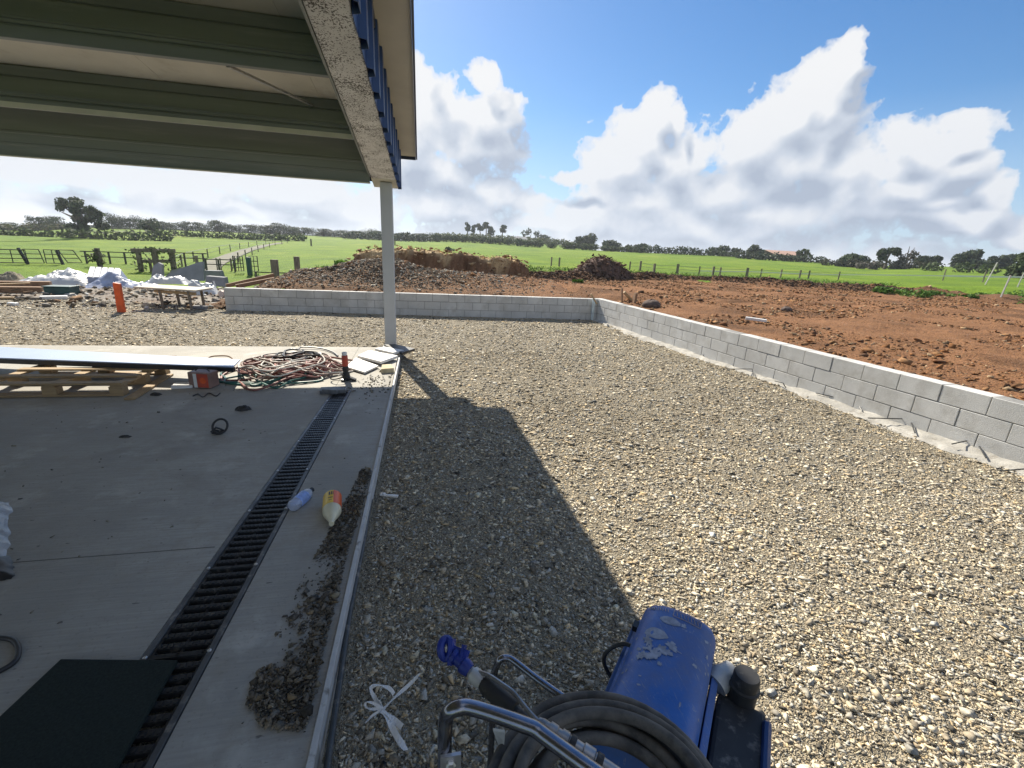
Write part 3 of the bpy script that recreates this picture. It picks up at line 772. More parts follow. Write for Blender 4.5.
# ------------------------------------------------------------------ machine at the bottom of the picture
def machine():
    root = thing('hydraulic_machine', (.62, .88, ZG), 'scuffed blue machine with chromed frame and coiled black hose on the gravel', 'machine')
    a = Vector((-.667, -.745, 0)); l = Vector((.745, -.667, 0)); O = Vector((.842, 1.060, 0))
    prof = [(-.128, .16), (-.130, .345), (-.117, .352), (-.116, .385), (-.110, .408), (-.094, .430), (-.062, .444), (-.022, .450), (.022, .450), (.062, .444), (.094, .430), (.108, .408), (.113, .385), (.114, .345)]
    Lc = .52
    def cov(s_t, u, lift=0.):                     # s_t in profile index, u along the axis
        i = min(int(s_t), len(prof)-2); f = s_t-i; s = prof[i][0]*(1-f)+prof[i+1][0]*f; z = prof[i][1]*(1-f)+prof[i+1][1]*f
        e = max(0, 1-u/.05); k = 1-.16*e*e; zz = .3+(z-.3)*(1-.22*e*e) if z > .3 else z
        nz = Vector((prof[i][1]-prof[i+1][1], prof[i+1][0]-prof[i][0])).normalized() if lift else Vector((0, 0))
        return O+a*u+l*(s*k+nz[0]*-lift if False else s*k)+Vector((0, 0, zz+lift))
    mb = MB(); us = [0, .01, .02, .035, .05, .12, .2, .3, .4, Lc]; n = len(prof)
    for u in us:
        for i in range(n): mb.v.append(tuple(cov(i, u)))
    for j in range(len(us)-1):
        for i in range(n-1): b = j*n+i; mb.f.append((b, b+1, b+n+1, b+n))
    mb.f.append(tuple(range(n))); mb.f.append(tuple((len(us)-1)*n+i for i in reversed(range(n))))
    mb.build('motor_cover', M['cover'], root, smooth=True)
    # right-hand skirt panel with its dark seam
    sk = MB(); sk.hull8([O+a*.09+l*.1175+Vector((0, 0, .10)), O+a*.50+l*.1175+Vector((0, 0, .10)), O+a*.50+l*.137+Vector((0, 0, .10)), O+a*.09+l*.137+Vector((0, 0, .10)),
              O+a*.09+l*.1175+Vector((0, 0, .362)), O+a*.50+l*.1175+Vector((0, 0, .362)), O+a*.50+l*.137+Vector((0, 0, .352)), O+a*.09+l*.137+Vector((0, 0, .352))])
    sk.build('side_panel', M['cover'], root, bevel=.004)
    ls = MB(); ls.bar(O+a*.06+l*-.133+Vector((0, 0, .335)), O+a*.50+l*-.133+Vector((0, 0, .335)), .016, .02); ls.build('seam_rail', M['blue_clad'], root, bevel=.003)
    bx = MB(); bx.bar(O+a*.07+l*-.127+Vector((0, 0, .365)), O+a*.10+l*-.127+Vector((0, 0, .365)), .016, .02); bx.build('latch', M['black'], root)
    # scuffs and plate on the cover
    def patch(nm, m, cs, cu, rs, ru, jag, seed, parent, lift=.0012):
        r = random.Random(seed); p = MB(); k = 22; c = cov(cs, cu, lift); p.v.append(tuple(c))
        for q in range(k):
            t = 2*math.pi*q/k; f = 1+jag*r.uniform(-1, 1); p.v.append(tuple(cov(cs+rs*math.cos(t)*f, cu+ru*math.sin(t)*f, lift)))
        for q in range(k): p.f.append((0, 1+q, 1+(q+1) % k))
        return p.build(nm, m, parent)
    patch('scuff', M['scuff'], 6.9, .095, .75, .017, .05, 1, root); patch('scuff', M['scuff'], 6.2, .165, .9, .022, .06, 2, root)
    for k in range(15):
        r = random.Random(k); patch('scuff', M['scuff'], 6.3+r.uniform(-.9, 1.5), .19+k*.0055, .15+.2*r.random(), .006+.012*r.random(), .5, k, root, .0013+.0001*k)
    for k in range(26):
        r = random.Random(90+k); patch('scuff', M['scuff'], r.uniform(3.5, 11), r.uniform(.02, .4), .06+.14*r.random(), .002+.006*r.random(), .4, k, root, .0012)
    pl = MB(); r0, r1 = 7.0, 9.0; u0, u1 = .042, .070
    lines = [((r0, u0), (r1, u0)), ((r1, u0), (r1, u1)), ((r1, u1), (r0, u1)), ((r0, u1), (r0, u0))]
    for A, B in lines:
        pts = [cov(A[0]+(B[0]-A[0])*q/6, A[1]+(B[1]-A[1])*q/6, .002) for q in range(7)]; pl.tube(pts, .0011, 5)
    for q in range(7):                                    # worn marks inside the frame
        c0 = r0+.2+q*.25; pl.tube([cov(c0, u0+.007, .002), cov(c0+.1, u1-.007, .002)], .0012, 5)
    for q in range(9): c0 = 4.9+q*.2; pl.tube([cov(c0, u0+.004+.002*(q % 2), .0022), cov(c0+.09, u0+.018, .0022)], .0011, 5)
    pl.build('rating_plate', mat('worn_plate_ink', (.36, .30, .30), .5), root)
    # lower body, base and skids
    lb = MB()
    lb.hull8([O+a*x+l*s+Vector((0, 0, z)) for z in (.0, .33) for x, s in ((.04, -.11), (.5, -.11), (.5, .11), (.04, .11))]); lb.build('motor_body', M['blackdirty'], root, bevel=.01)
    sd = MB()
    for s in (-.12, .2):
        sd.tube([O+a*-.02+l*s+Vector((0, 0, .0)), O+a*.03+l*s+Vector((0, 0, ZG+.014)), O+a*.62+l*s+Vector((0, 0, ZG+.014)), O+a*.68+l*s+Vector((0, 0, .0))], .014, 8)
    for x in (.1, .5): sd.bar(O+a*x+l*-.12+Vector((0, 0, -.05)), O+a*x+l*.2+Vector((0, 0, -.05)), .04, .06)
    sd.build('skid', M['blackdirty'], root, smooth=True)
    # dark tank box with its rolled edge
    def w(s, u, z): return O+l*s+a*u+Vector((0, 0, z))
    tk = MB(); q = [(.142, .135), (.142, .52), (.27, .52), (.27, .135)]
    tk.hull8([w(s, u, -.02) for s, u in q]+[w(s, u, .318) for s, u in q]); tk.build('tank', M['blackdirty'], root, bevel=.012)
    rl = MB(); rl.tube([w(.274, .15, .0), w(.274, .15, .30), w(.270, .18, .325), w(.270, .52, .325)], .012, 8); rl.build('tank_rail', M['blue_clad'], root, smooth=True)
    c = P(747.5, 674, .405); c = Vector((c.x, c.y, 0))
    cp = MB(); cp.lathe([(.30, .0375), (.352, .0375), (.356, .041), (.362, .041), (.366, .036), (.398, .035), (.404, .032), (.406, 0)], c, (0, 0, 1), 26); cp.build('filler_cap', M['blackdirty'], root, smooth=True)
    d = P(721, 678, .34); e = P(735, 664, .36); kn = MB(); ax = (e-d).normalized()
    kn.lathe([(-.03, .036), (.008, .036), (.012, .033), (.022, .031), (.026, .028), (.05, .022), (.054, .0)], d, ax, 22); kn.build('side_plug', M['silver'], root, smooth=True)
    cb = MB(); pts = [P(635, 649, .37), P(626, 644, .37), P(615, 646, .35), P(606, 653, .32), P(604, 662, .29), P(608, 672, .26), P(614, 681, .24), P(622, 690, .2)]
    cb.tube(smoothpts(pts, 5), .0065, 8); cb.build('power_cable', M['black'], root, smooth=True)
    # hose coil
    C = Vector((.328, .505, 0)); hb = MB(); pts = []; turns = [(.204, .570), (.184, .592), (.160, .610), (.150, .585), (.124, .575), (.182, .556), (.150, .550), (.198, .540)]
    nT = 44
    for k, (r, z) in enumerate(turns):
        r2, z2 = turns[min(k+1, len(turns)-1)]; rr = random.Random(k+40); ox, oy = rr.uniform(-.008, .008), rr.uniform(-.008, .008); sq = 1+rr.uniform(-.03, .03)
        for q in range(nT):
            f = sstep(.82, 1, q/nT); t = 2*math.pi*(q/nT)-1.9
            R0 = float(r*(1-f)+r2*f); pts.append(C+Vector((ox*(1-float(f))+R0*math.cos(t)*1.12*sq, oy*(1-float(f))+R0*math.sin(t)/sq, float(z*(1-f)+z2*f)+.006*math.sin(t*2+k))))
    hb.tube(pts, .0125, 10); hb.build('hose_coil', M['hydro'], root, smooth=True)
    st = MB()                                            # cradle under the coil
    for t in (0.4, 2.5, 4.4): st.tube([C+Vector((.17*math.cos(t), .17*math.sin(t), .54)), C+Vector((.1*math.cos(t), .1*math.sin(t), .52)), C+Vector((.03*math.cos(t), .03*math.sin(t), .3)), C+Vector((.1, .12, ZG+.02))], .008, 8)
    st.build('coil_cradle', M['steel'], root, smooth=True)
    # chromed frames
    z = .75; f1 = [P(446, 716, z)]; top = f1[0]
    leg = [Vector((top.x-.002, top.y, zz)) for zz in (ZG, .2, .5, .66, .70)]
    pts = leg+[P(446.5, 717, .735), P(451, 711, .752), P(459, 707.5, .757), P(470, 707, .757), P(500, 716, .755), P(528, 726, .752), P(536, 729.5, .751), P(546, 737, .748), P(600, 776, .74), P(660, 815, .73)]
    mb = MB(); mb.tube(smoothpts(pts, 4), .0132, 14); mb.build('front_frame', M['chrome'], root, smooth=True)
    bt = MB(); c = Vector((top.x+.004, top.y-.004, .66)); bt.bar(c+Vector((-.014, -.012, 0)), c+Vector((.022, -.012, 0)), .006, .034); bt.lathe([(0, .0095), (.007, .0095), (.009, .006), (.009, 0)], c+Vector((.004, -.015, .0)), (0, -1, .25), 6); bt.build('frame_bolt', M['bolt'], root)
    p2 = P(500, 659, .56); leg = [Vector((p2.x-.012, p2.y, zz)) for zz in (ZG, .2, .45, .52)]
    mb = MB(); mb.tube(smoothpts(leg+[P(498.5, 662, .553), P(502, 658.5, .562), P(507, 658, .563), P(514, 661, .562), P(540, 681, .556), P(575, 705, .55), P(620, 735, .545)], 4), .0085, 12); mb.build('rear_frame', M['chrome'], root, smooth=True)
    br = MB(); q = [P(493, 728, .6), P(505, 730, .6), P(504, 742, .58), P(499, 745, .57)]; br.add(q+[v+Vector((0, -.003, -.004)) for v in q], [(0, 1, 2, 3), (7, 6, 5, 4), (0, 4, 5, 1), (1, 5, 6, 2), (2, 6, 7, 3), (3, 7, 4, 0)]); br.build('bracket', M['silver'], root)
    # lance with blue valve
    A = P(466, 668, .73); B = P(542, 735, .72); dr = (B-A).normalized()
    gl = MB(); L = (B-A).length
    gl.lathe([(-.012, .010), (.02, .011), (.02, .0155), (.038, .0155), (.042, .013), (.05, .013)], A, dr, 14); gl.build('valve_collar', M['silver'], root, smooth=True)
    sl = MB(); sl.lathe([(.045, .0125), (.052, .0150), (.058, .0165), (L*.62, .0175), (L*.66, .0165), (L*.67, .0115), (L*.95, .0115), (L*1.0, .010)], A, dr, 16); sl.build('hand_grip', M['blackdirty'], root, smooth=True)
    pts = [P(475, 671, .735), P(488, 675, .748), P(502, 684, .752), P(513, 692, .750), P(522, 703, .745), P(532, 715, .74), P(541, 724, .735)]
    ml = MB(); ml.tube(smoothpts(pts, 4), .0042, 9); ml.build('lever_bar', M['steel'], root, smooth=True)
    A2 = P(538, 721, .735); B2 = P(640, 790, .70); d2 = (B2-A2).normalized(); cf = MB()
    cf.lathe([(0, .007), (.01, .0095), (.022, .0095), (.022, .0125), (.036, .0125), (.038, .0105), (.045, .0105), (.045, .0135), (.058, .0135), (.06, .0115), (.085, .0115), (.087, .0145), (.106, .0145), (.108, .011), (.3, .011)], A2, d2, 12); cf.build('hose_coupling', M['steel'], root, smooth=True)
    for (q0, q1) in ((.061, .072), (.11, .122)):
        rg = MB(); rg.lathe([(q0, .013), (q0+.001, .0142), (q1-.001, .0142), (q1, .013)], A2, d2, 14); rg.build('coupling_sleeve', M['blackdirty'], root, smooth=True)
    # blue valve: body, two-lobed handle
    v = MB(); V0 = P(468, 669, .735); V1 = P(447, 650, .75); dv = (V1-V0).normalized()
    v.lathe([(-.005, .013), (.006, .0155), (.014, .0155), (.016, .012), (.030, .012), (.032, .017), (.040, .017), (.043, .009), (.043, 0)], V0, dv, 14)
    vw = (Vector((0, 0, H))-V1).normalized(); up_ = (Vector((0, 0, 1))-vw*vw.z).normalized(); rt = up_.cross(vw)
    ring = [V1+rt*(-.002+.011*math.cos(t))+up_*(.003+.017*math.sin(t))+vw*.004*math.cos(2*t) for t in [2*math.pi*q/18 for q in range(18)]]
    v.tube(ring, .0085, 8, closed=True)
    v.bar(V1+rt*.006+up_*-.006, V0.lerp(V1, .15)+up_*.012+rt*.004, .030, .018, vw)
    v.bar(V0.lerp(V1, .35)+up_*-.010, V0.lerp(V1, .30)+up_*.032+rt*.006, .022, .006, dv); v.bar(V0.lerp(V1, .8)+up_*-.020, V0.lerp(V1, .75)+up_*.028, .026, .009, dv)
    v.build('valve_handle', M['valve'], root, smooth=True)
def smoothpts(pts, k=4):
    """Catmull-Rom through the points"""
    p = [Vector(q) for q in pts]; out = []
    for i in range(len(p)-1):
        a, b, c, d = p[max(i-1, 0)], p[i], p[i+1], p[min(i+2, len(p)-1)]
        for q in range(k):
            t = q/k; out.append(.5*((2*b)+(c-a)*t+(2*a-5*b+4*c-d)*t*t+(3*b-a-3*c+d)*t**3))
    out.append(p[-1]); return out
machine()

# ------------------------------------------------------------------ small things on the slab
def slab_things():
    # rubber mat
    q = [P(62, 663), P(178, 664), P(110, 790), P(-60, 790)]; q[3] = P(0, 722)+(P(0, 722)-P(62, 663))*1.6; q[2] = P(120, 768)+(P(120, 768)-P(178, 664))*.6
    mb = MB(); mb.prism([(v.x, v.y) for v in reversed(q)], .004, .02); tag(mb.build('rubber_mat', M['mat_rubber'], bevel=.003), 'black rubber mat square lying over the near end of the drain', 'mat')
    # water bottle
    A = P(292, 507, .036); B = P(311, 490.5, .036); d = (B-A).normalized(); L = (B-A).length
    r = thing('water_bottle', (A+B)/2-Vector((0, 0, .036)), 'clear empty plastic bottle with blue label lying beside the drain', 'bottle')
    b = MB(); R = .036; b.lathe([(0, .02), (.004, .031), (.014, R), (L*.3, R*.97), (L*.33, R), (L*.62, R), (L*.64, R*.96), (L*.78, R), (L*.9, .024), (L*.95, .014), (L, .013)], A, d, 24); b.build('bottle_body', M['clear'], r, smooth=True)
    lb = MB(); lb.lathe([(L*.25, R+.0005), (L*.25, R+.0012), (L*.66, R+.0012), (L*.66, R+.0005)], A, d, 24); lb.build('label', mat('pale_blue_label', (.25, .36, .68), .4, var=.3, scale=30), r, smooth=True)
    c = MB(); c.lathe([(L*.97, .0155), (L*1.07, .0155), (L*1.075, .013), (L*1.075, 0)], A, d, 18); c.build('cap', M['black'], r, smooth=True)
    # yellow bottle, neck towards the viewer
    A = P(332.5, 496, .05); B = P(331.5, 524, .05); d = (B-A).normalized(); L = (B-A).length; R = .052
    r = thing('sauce_bottle', (A+B)/2-Vector((0, 0, .05)), 'cream squeeze bottle with yellow and orange label lying on the slab edge', 'bottle')
    b = MB(); b.lathe([(0, .03), (.006, .045), (.018, R), (L*.55, R), (L*.6, R*.98), (L*.72, R*.72), (L*.86, R*.38), (L*.92, .015), (L, .014), (L, 0)], A, d, 28); b.build('bottle_body', M['cream'], r, smooth=True)
    def lab(nm, m, t0, t1, x0, x1, rr):
        g = MB(); s = d.cross(Vector((0, 0, 1))).normalized(); u = s.cross(d).normalized()
        g.grid(lambda a, e: A+d*(L*(x0+(x1-x0)*e))+(s*math.cos(t0+(t1-t0)*a)+u*math.sin(t0+(t1-t0)*a))*(R+rr), 14, 2); g.build(nm, m, r, smooth=True)
    lab('label', M['label_yel'], -.2, 1.75, .07, .54, .0012); lab('label', M['label_red'], 1.755, 3.5, .07, .54, .0012)
    for k, (t0, t1, x0, x1) in enumerate(((1.25, 1.42, .12, .24), (1.5, 1.62, .12, .24), (1.68, 1.74, .12, .24), (1.2, 1.7, .33, .36), (1.25, 1.6, .42, .44))): lab('label_print', M['label_blk'], t0, t1, x0, x1, .002)
    # white scrap on the gravel
    mb = MB(); a, b = P(380, 495.5, -.055), P(398, 497, -.055); n = (b-a).normalized(); s = Vector((-n.y, n.x, 0))
    mb.hull8([a-s*.006, b-s*.012, b+s*.012, a+s*.004]+[v+Vector((0, 0, .012)) for v in (a-s*.006, b-s*.012, b+s*.012, a+s*.004)]); mb.box(a+n*.03+Vector((0, 0, .012)), (.02, .03, .012), .4)
    tag(mb.build('plastic_offcut', M['whitepl'], bevel=.002), 'small white plastic offcut on the shaded gravel past the edge board', 'scrap')
    # knotted ribbon
    def rib(pts, w):
        p = smoothpts(pts, 5); vs = []; g = MB()
        for i, v in enumerate(p):
            t = (p[min(i+1, len(p)-1)]-p[max(i-1, 0)]).normalized(); sd = t.cross(Vector((0, 0, 1))).normalized(); tw = .7*math.sin(i*.5)
            o = (sd*math.cos(tw)+Vector((0, 0, 1))*math.sin(tw))*w/2; vs += [v-o, v+o]
        g.add(vs, [(2*i, 2*i+1, 2*i+3, 2*i+2) for i in range(len(p)-1)]); return g
    z = -.055; K = MB()
    for pts, w in (([(382, 709, z+.03), (375, 698, z+.03), (371, 688, z+.04), (379, 685, z+.05), (389, 688, z+.05), (394, 694, z+.03)], .014), ([(383, 709, z+.03), (395, 697, z+.02), (410, 684, z+.03), (420, 673, z+.06)], .013),
                   ([(382, 709, z+.03), (373, 703, z+.04), (366, 702, z+.04), (366, 707, z+.03), (373, 709, z+.03), (381, 708, z+.03)], .009), ([(381, 710, z+.03), (372, 716, z+.02), (365, 723, z+.02)], .008),
                   ([(382, 710, z+.03), (390, 716, z+.02), (402, 727, z+.015)], .018), ([(382, 710, z+.03), (389, 720, z+.02), (396, 735, z+.015), (406, 750, z+.012)], .02)):
        g = rib([P(*q) for q in pts], w); K.add(g.v, g.f)
    o = K.build('knotted_ribbon', M['paper']); md = o.modifiers.new('solid', 'SOLIDIFY'); md.thickness = .0012; tag(o, 'knotted strip of white ribbon lying on the shaded gravel', 'ribbon')
    # hose bend at the left edge
    mb = MB(); mb.tube(smoothpts([P(-60, 648, .012), P(-25, 640, .012), P(2, 638, .012), P(14, 641, .012), P(18.5, 650, .012), P(15, 661, .012), P(0, 671, .012), P(-30, 684, .012)], 6), .0095, 10)
    tag(mb.build('rubber_hose', M['black'], smooth=True), 'bend of black rubber hose on the shaded slab near the mat', 'hose')
    # plastic wrap at the left edge
    def crumple(x0, x1, y0, y1, h, seed, sc=9, nu=40, nv=40, z0=0.):
        g = MB()
        def fn(u, v):
            x = x0+(x1-x0)*u; y = y0+(y1-y0)*v; e = min(1, 6*min(u, 1-u, v, 1-v)); jx = .04*float(fbm(v*6, u*3, seed+2, 3)); 
            z = z0+e*h*(.45+.9*abs(float(fbm(x*sc, y*sc, seed, 4)))+.35*float(fbm(x*sc*.4, y*sc*.4, seed+5, 2)))
            return (x+jx*(x1-x0)*2, y+.04*float(fbm(u*6, v*3, seed+3, 3))*(y1-y0)*2, max(z, z0+.002))
        return g.grid(fn, nu, nv)
    eA, eB = P(11, 574, 0), P(11, 500, 0)
    def slant(g, x1):
        g.v = [(x+(eA.x+(eB.x-eA.x)*(y-eA.y)/(eB.y-eA.y))-x1, y, z) for x, y, z in g.v]; return g
    tag(slant(crumple(-2.7, -2.1, eA.y, eB.y, .10, 31), -2.1).build('plastic_wrap', M['clear'], smooth=False), 'crumpled clear plastic wrap on the slab at the left edge', 'plastic wrap')
    tag(slant(crumple(-2.45, -2.1, P(6, 580, 0).y, P(6, 556, 0).y, .07, 33, 12, 20, 14), -2.1).build('black_bag', M['black'], smooth=True), 'black plastic bag end beneath the clear crumpled wrap', 'bag')
    # ring and rag
    c = P(221, 433, .0); mb = MB(); mb.tube([c+Vector((.055*math.cos(t), .035*math.sin(t), .06+.055*math.sin(t)*.9)) for t in [2*math.pi*q/22 for q in range(22)]], .009, 8, closed=True)
    mb.tube([c+Vector((.03*math.cos(t)-.02, .02*math.sin(t)-.02, .016+.006*math.cos(3*t))) for t in [2*math.pi*q/14 for q in range(14)]], .011, 7, closed=True)
    mb.tube([c+Vector((-.06, -.03, .02)), c+Vector((-.03, .0, .05)), c+Vector((.0, .01, .03)), c+Vector((.03, .0, .016))], .009, 7)
    tag(mb.build('strap_ring', M['black'], smooth=True), 'small black strap ring standing on the shaded slab', 'ring')
    def lump(name, label, cat, px, py, sx, sy, sz, m, seed=0, rz=0, z=0.):
        c = P(px, py, z); g = MB()
        def fn(u, v):
            t = 2*math.pi*u; f = math.pi*v*.5; k = 1+.45*float(fbm(math.cos(t)*2+seed, math.sin(t)*2+v*3, seed, 3))
            x = sx*math.cos(t)*math.sin(f)*k; y = sy*math.sin(t)*math.sin(f)*k
            return (c.x+x*math.cos(rz)-y*math.sin(rz), c.y+x*math.sin(rz)+y*math.cos(rz), z+max(.0, sz*math.cos(f)*k))
        g.grid(fn, 24, 8); return tag(g.build(name, m, smooth=True), label, cat)
    lump('glove', 'dark crumpled glove lying on the shaded slab before the hose pile', 'glove', 243, 410, .06, .035, .04, M['black'], 3)
    lump('rag', 'small dark rag lying just in front of the pallet corner', 'rag', 157, 395, .05, .03, .025, M['black'], 5)
    lump('dirt_clod', 'little flat dirt clod on the shaded slab left of the strap ring', 'clod', 126, 437, .045, .02, .015, M['blackdirty'], 6)
    # pallet
    pr = thing('wooden_pallet', (-3.46, 5.22, 0), 'raw pine pallet lying on the slab under a long pale sheet', 'pallet')
    X0, X1, Y0, Y1 = -4.08, -2.86, 4.80, 5.68
    def board(nm, x0, x1, y0, y1, z0, z1):
        b = MB(); b.box(((x0+x1)/2, (y0+y1)/2, (z0+z1)/2), (x1-x0, y1-y0, z1-z0)); return b.build(nm, M['wood'], pr, bevel=.003)
    for y in (Y0, (Y0+Y1)/2-.05, Y1-.1): board('bottom_board', X0, X1, y, y+.1, .003, .022)
    for y in (Y0, (Y0+Y1)/2-.05, Y1-.1):
        for x in (X0, (X0+X1)/2-.06, X1-.12): board('block', x+.002, x+.118, y+.003, y+.095, .0225, .098)
    for x in (X0, (X0+X1)/2-.05, X1-.1): board('stringer', x, x+.1, Y0, Y1, .0985, .118)
    for k in range(4): y = Y0+k*(Y1-Y0-.085)/3; board('deck_board', X0, X1, y, y+.085, .1185, .138)
    # the right-hand runner lies askew on the ground
    sk = MB(); sk.bar(P(126, 399, .012)+Vector((.03, 0, 0)), P(166, 374.5, .012)+Vector((.03, 0, 0)), .09, .02); sk.build('bottom_board', M['wood'], pr, bevel=.003)
    # long sheet on it
    z = .20; q = [P(-60, 355.5, z), P(233, 366.5, z), P(240, 359.5, z), P(-60, 343.5, z)]; n = MB()
    r = thing('folded_sheet', (q[0]+q[1])/2-Vector((0, 0, .035)), 'long pale blue folded sheet with black edge resting across the pallet', 'sheet')
    def sh(mb, k, z0, z1): mb.hull8([Vector((v.x, v.y, z0)) for v in k]+[Vector((v.x, v.y, z1)) for v in k]); return mb
    sh(MB(), q, .186, .2).build('sheet_top', M['panel_top'], r, bevel=.003)
    k = [q[0]+Vector((0, -.006, 0)), q[1]+Vector((.0, -.006, 0)), q[1]+Vector((0, .05, 0)), q[0]+Vector((0, .05, 0))]; sh(MB(), k, .139, .1855).build('sheet_edge', M['black'], r)
    mb = MB(); mb.bar(P(60, 361, .15), P(150, 364.5, .15), .06, .018); 
    tag(mb.build('timber_batten', M['wood'], bevel=.003), 'loose pine batten lying on the pallet under the folded sheet', 'batten')
    mb = MB(); mb.bar(P(120, 358.5, .02), P(176, 357, .05), .03, .03); tag(mb.build('timber_stick', M['woodbrown']), 'thin brown stick lying on the sunlit slab behind the pallet', 'stick')
    # orange tin
    c = P(201, 389, 0)+Vector((0, .09, 0)); r = thing('paint_tin', c, 'red and grey box-shaped tin beside the pallet end', 'tin'); rot = Matrix.Rotation(-.25, 3, 'Z')
    b = MB(); b.box(c+Vector((0, 0, .088)), (.23, .15, .17), rot); b.build('tin_body', mat('dusty_brown_tin', (.24, .15, .12), .5, var=.3, scale=12), r, bevel=.01)
    f = MB(); f.box(c+rot@Vector((.045, -.0765, 0))+Vector((0, 0, .088)), (.115, .006, .145), rot); f.build('label', M['red'], r)
    f = MB(); f.box(c+rot@Vector((-.035, -.0768, 0))+Vector((0, 0, .085)), (.035, .006, .15), rot); f.build('label', M['paper'], r)
    f = MB(); f.lathe([(0, .034), (.003, .034), (.003, .0)], c+rot@Vector((.05, -.079, 0))+Vector((0, 0, .09)), rot@Vector((0, -1, 0)), 18); f.build('emblem', M['orange'], r)
    f = MB(); f.tube([c+rot@Vector((-.08, 0, 0))+Vector((0, 0, .174)), c+rot@Vector((-.04, 0, 0))+Vector((0, 0, .20)), c+rot@Vector((.04, 0, 0))+Vector((0, 0, .20)), c+rot@Vector((.08, 0, 0))+Vector((0, 0, .174))], .006, 6); f.build('handle', M['black'], r, smooth=True)
    c = P(184, 387, 0); mb = MB(); mb.box(c+Vector((0, 0, .018)), (.19, .14, .034), .15); tag(mb.build('paper_stack', M['paper'], bevel=.006), 'folded white paper packet lying left of the red tin', 'paper')
    mb = MB(); mb.tube(smoothpts([P(193, 396, .006), P(198, 394, .006), P(203, 397, .012), P(209, 393, .006), P(216, 396, .006), P(220, 393, .006)], 5), .005, 6); tag(mb.build('loose_cable', M['black'], smooth=True), 'short black cord lying in front of the red tin', 'cord')
    # tools and boards near the post
    def quadboard(name, pts, z0, z1, m, label, cat):
        b = MB(); v = [P(*q, z1) for q in pts]; b.hull8([Vector((u.x, u.y, z0)) for u in v]+v); return tag(b.build(name, m, bevel=.003), label, cat)
    quadboard('white_board', [(364.5, 372), (378.5, 365.5), (356, 357.5), (346, 366.5)], .012, .035, M['tile'], 'pale speckled board nearest the red topped tool', 'board')
    quadboard('white_board', [(381, 361.5), (398, 355.5), (369, 350), (357.5, 355.5)], .03, .065, M['tile'], 'pale speckled board in the middle of the three by the post', 'board')
    quadboard('white_board', [(393, 352.5), (404, 350), (384, 346.5), (375, 348.5)], .02, .055, M['tile'], 'small pale board against the foot of the post', 'board')
    quadboard('dark_packer', [(402, 352.5), (415, 348.5), (395, 344), (384, 344.5)], .012, .05, M['black'], 'flat black packer lying under the foot of the post', 'packer')
    quadboard('wood_chunk', [(381, 369), (394, 368), (391, 364), (382, 364.5)], .0, .06, mat('split_pine', (.50, .42, .26), .8), 'small split block of pale wood at the slab corner', 'wood block')
    c = P(346.5, 380, 0); r = thing('red_topped_tool', c, 'upright black tool with red handle and white top in the hose pile', 'tool')
    b = MB(); b.lathe([(.10, .03), (.12, .036), (.16, .034), (.17, .03)], c, (-.02, 0, 1), 14); b.lathe([(.0, .045), (.02, .05), (.10, .036)], c, (0, 0, 1), 14); b.build('tool_body', M['black'], r, smooth=True)
    b = MB(); b.lathe([(.171, .031), (.19, .035), (.29, .034), (.30, .03)], c, (-.02, 0, 1), 14); b.build('handle', M['red'], r, smooth=True)
    b = MB(); b.lathe([(.301, .028), (.33, .03), (.336, .02), (.336, 0)], c, (-.02, 0, 1), 14); b.build('end_cap', M['paper'], r, smooth=True)
    b = MB(); b.bar(c+Vector((.0, -.02, .05)), c+Vector((.11, -.05, .01)), .05, .03); b.bar(c+Vector((0, 0, .03)), c+Vector((-.03, -.08, .012)), .05, .024); b.build('foot', M['black'], r, bevel=.005)
    b = MB(); b.tube([c+Vector((-.09+.075*math.cos(t), -.05+.05*math.sin(t), .012+.04*(1+math.cos(t+1)))) for t in [2*math.pi*q/18 for q in range(18)]], .007, 7, closed=True); b.build('cord_loop', M['black'], r, smooth=True)
    c = P(333, 393, 0); mb = MB(); mb.box(c+Vector((0, .03, .022)), (.26, .14, .044), .1); mb.box(c+Vector((-.02, -.03, .03)), (.16, .06, .05), -.2)
    tag(mb.build('drain_end_block', mat('wet_grey_block', (.12, .125, .13), .5, var=.4, scale=14), bevel=.008), 'dark grey block sitting on the far end of the drain', 'block')
slab_things()

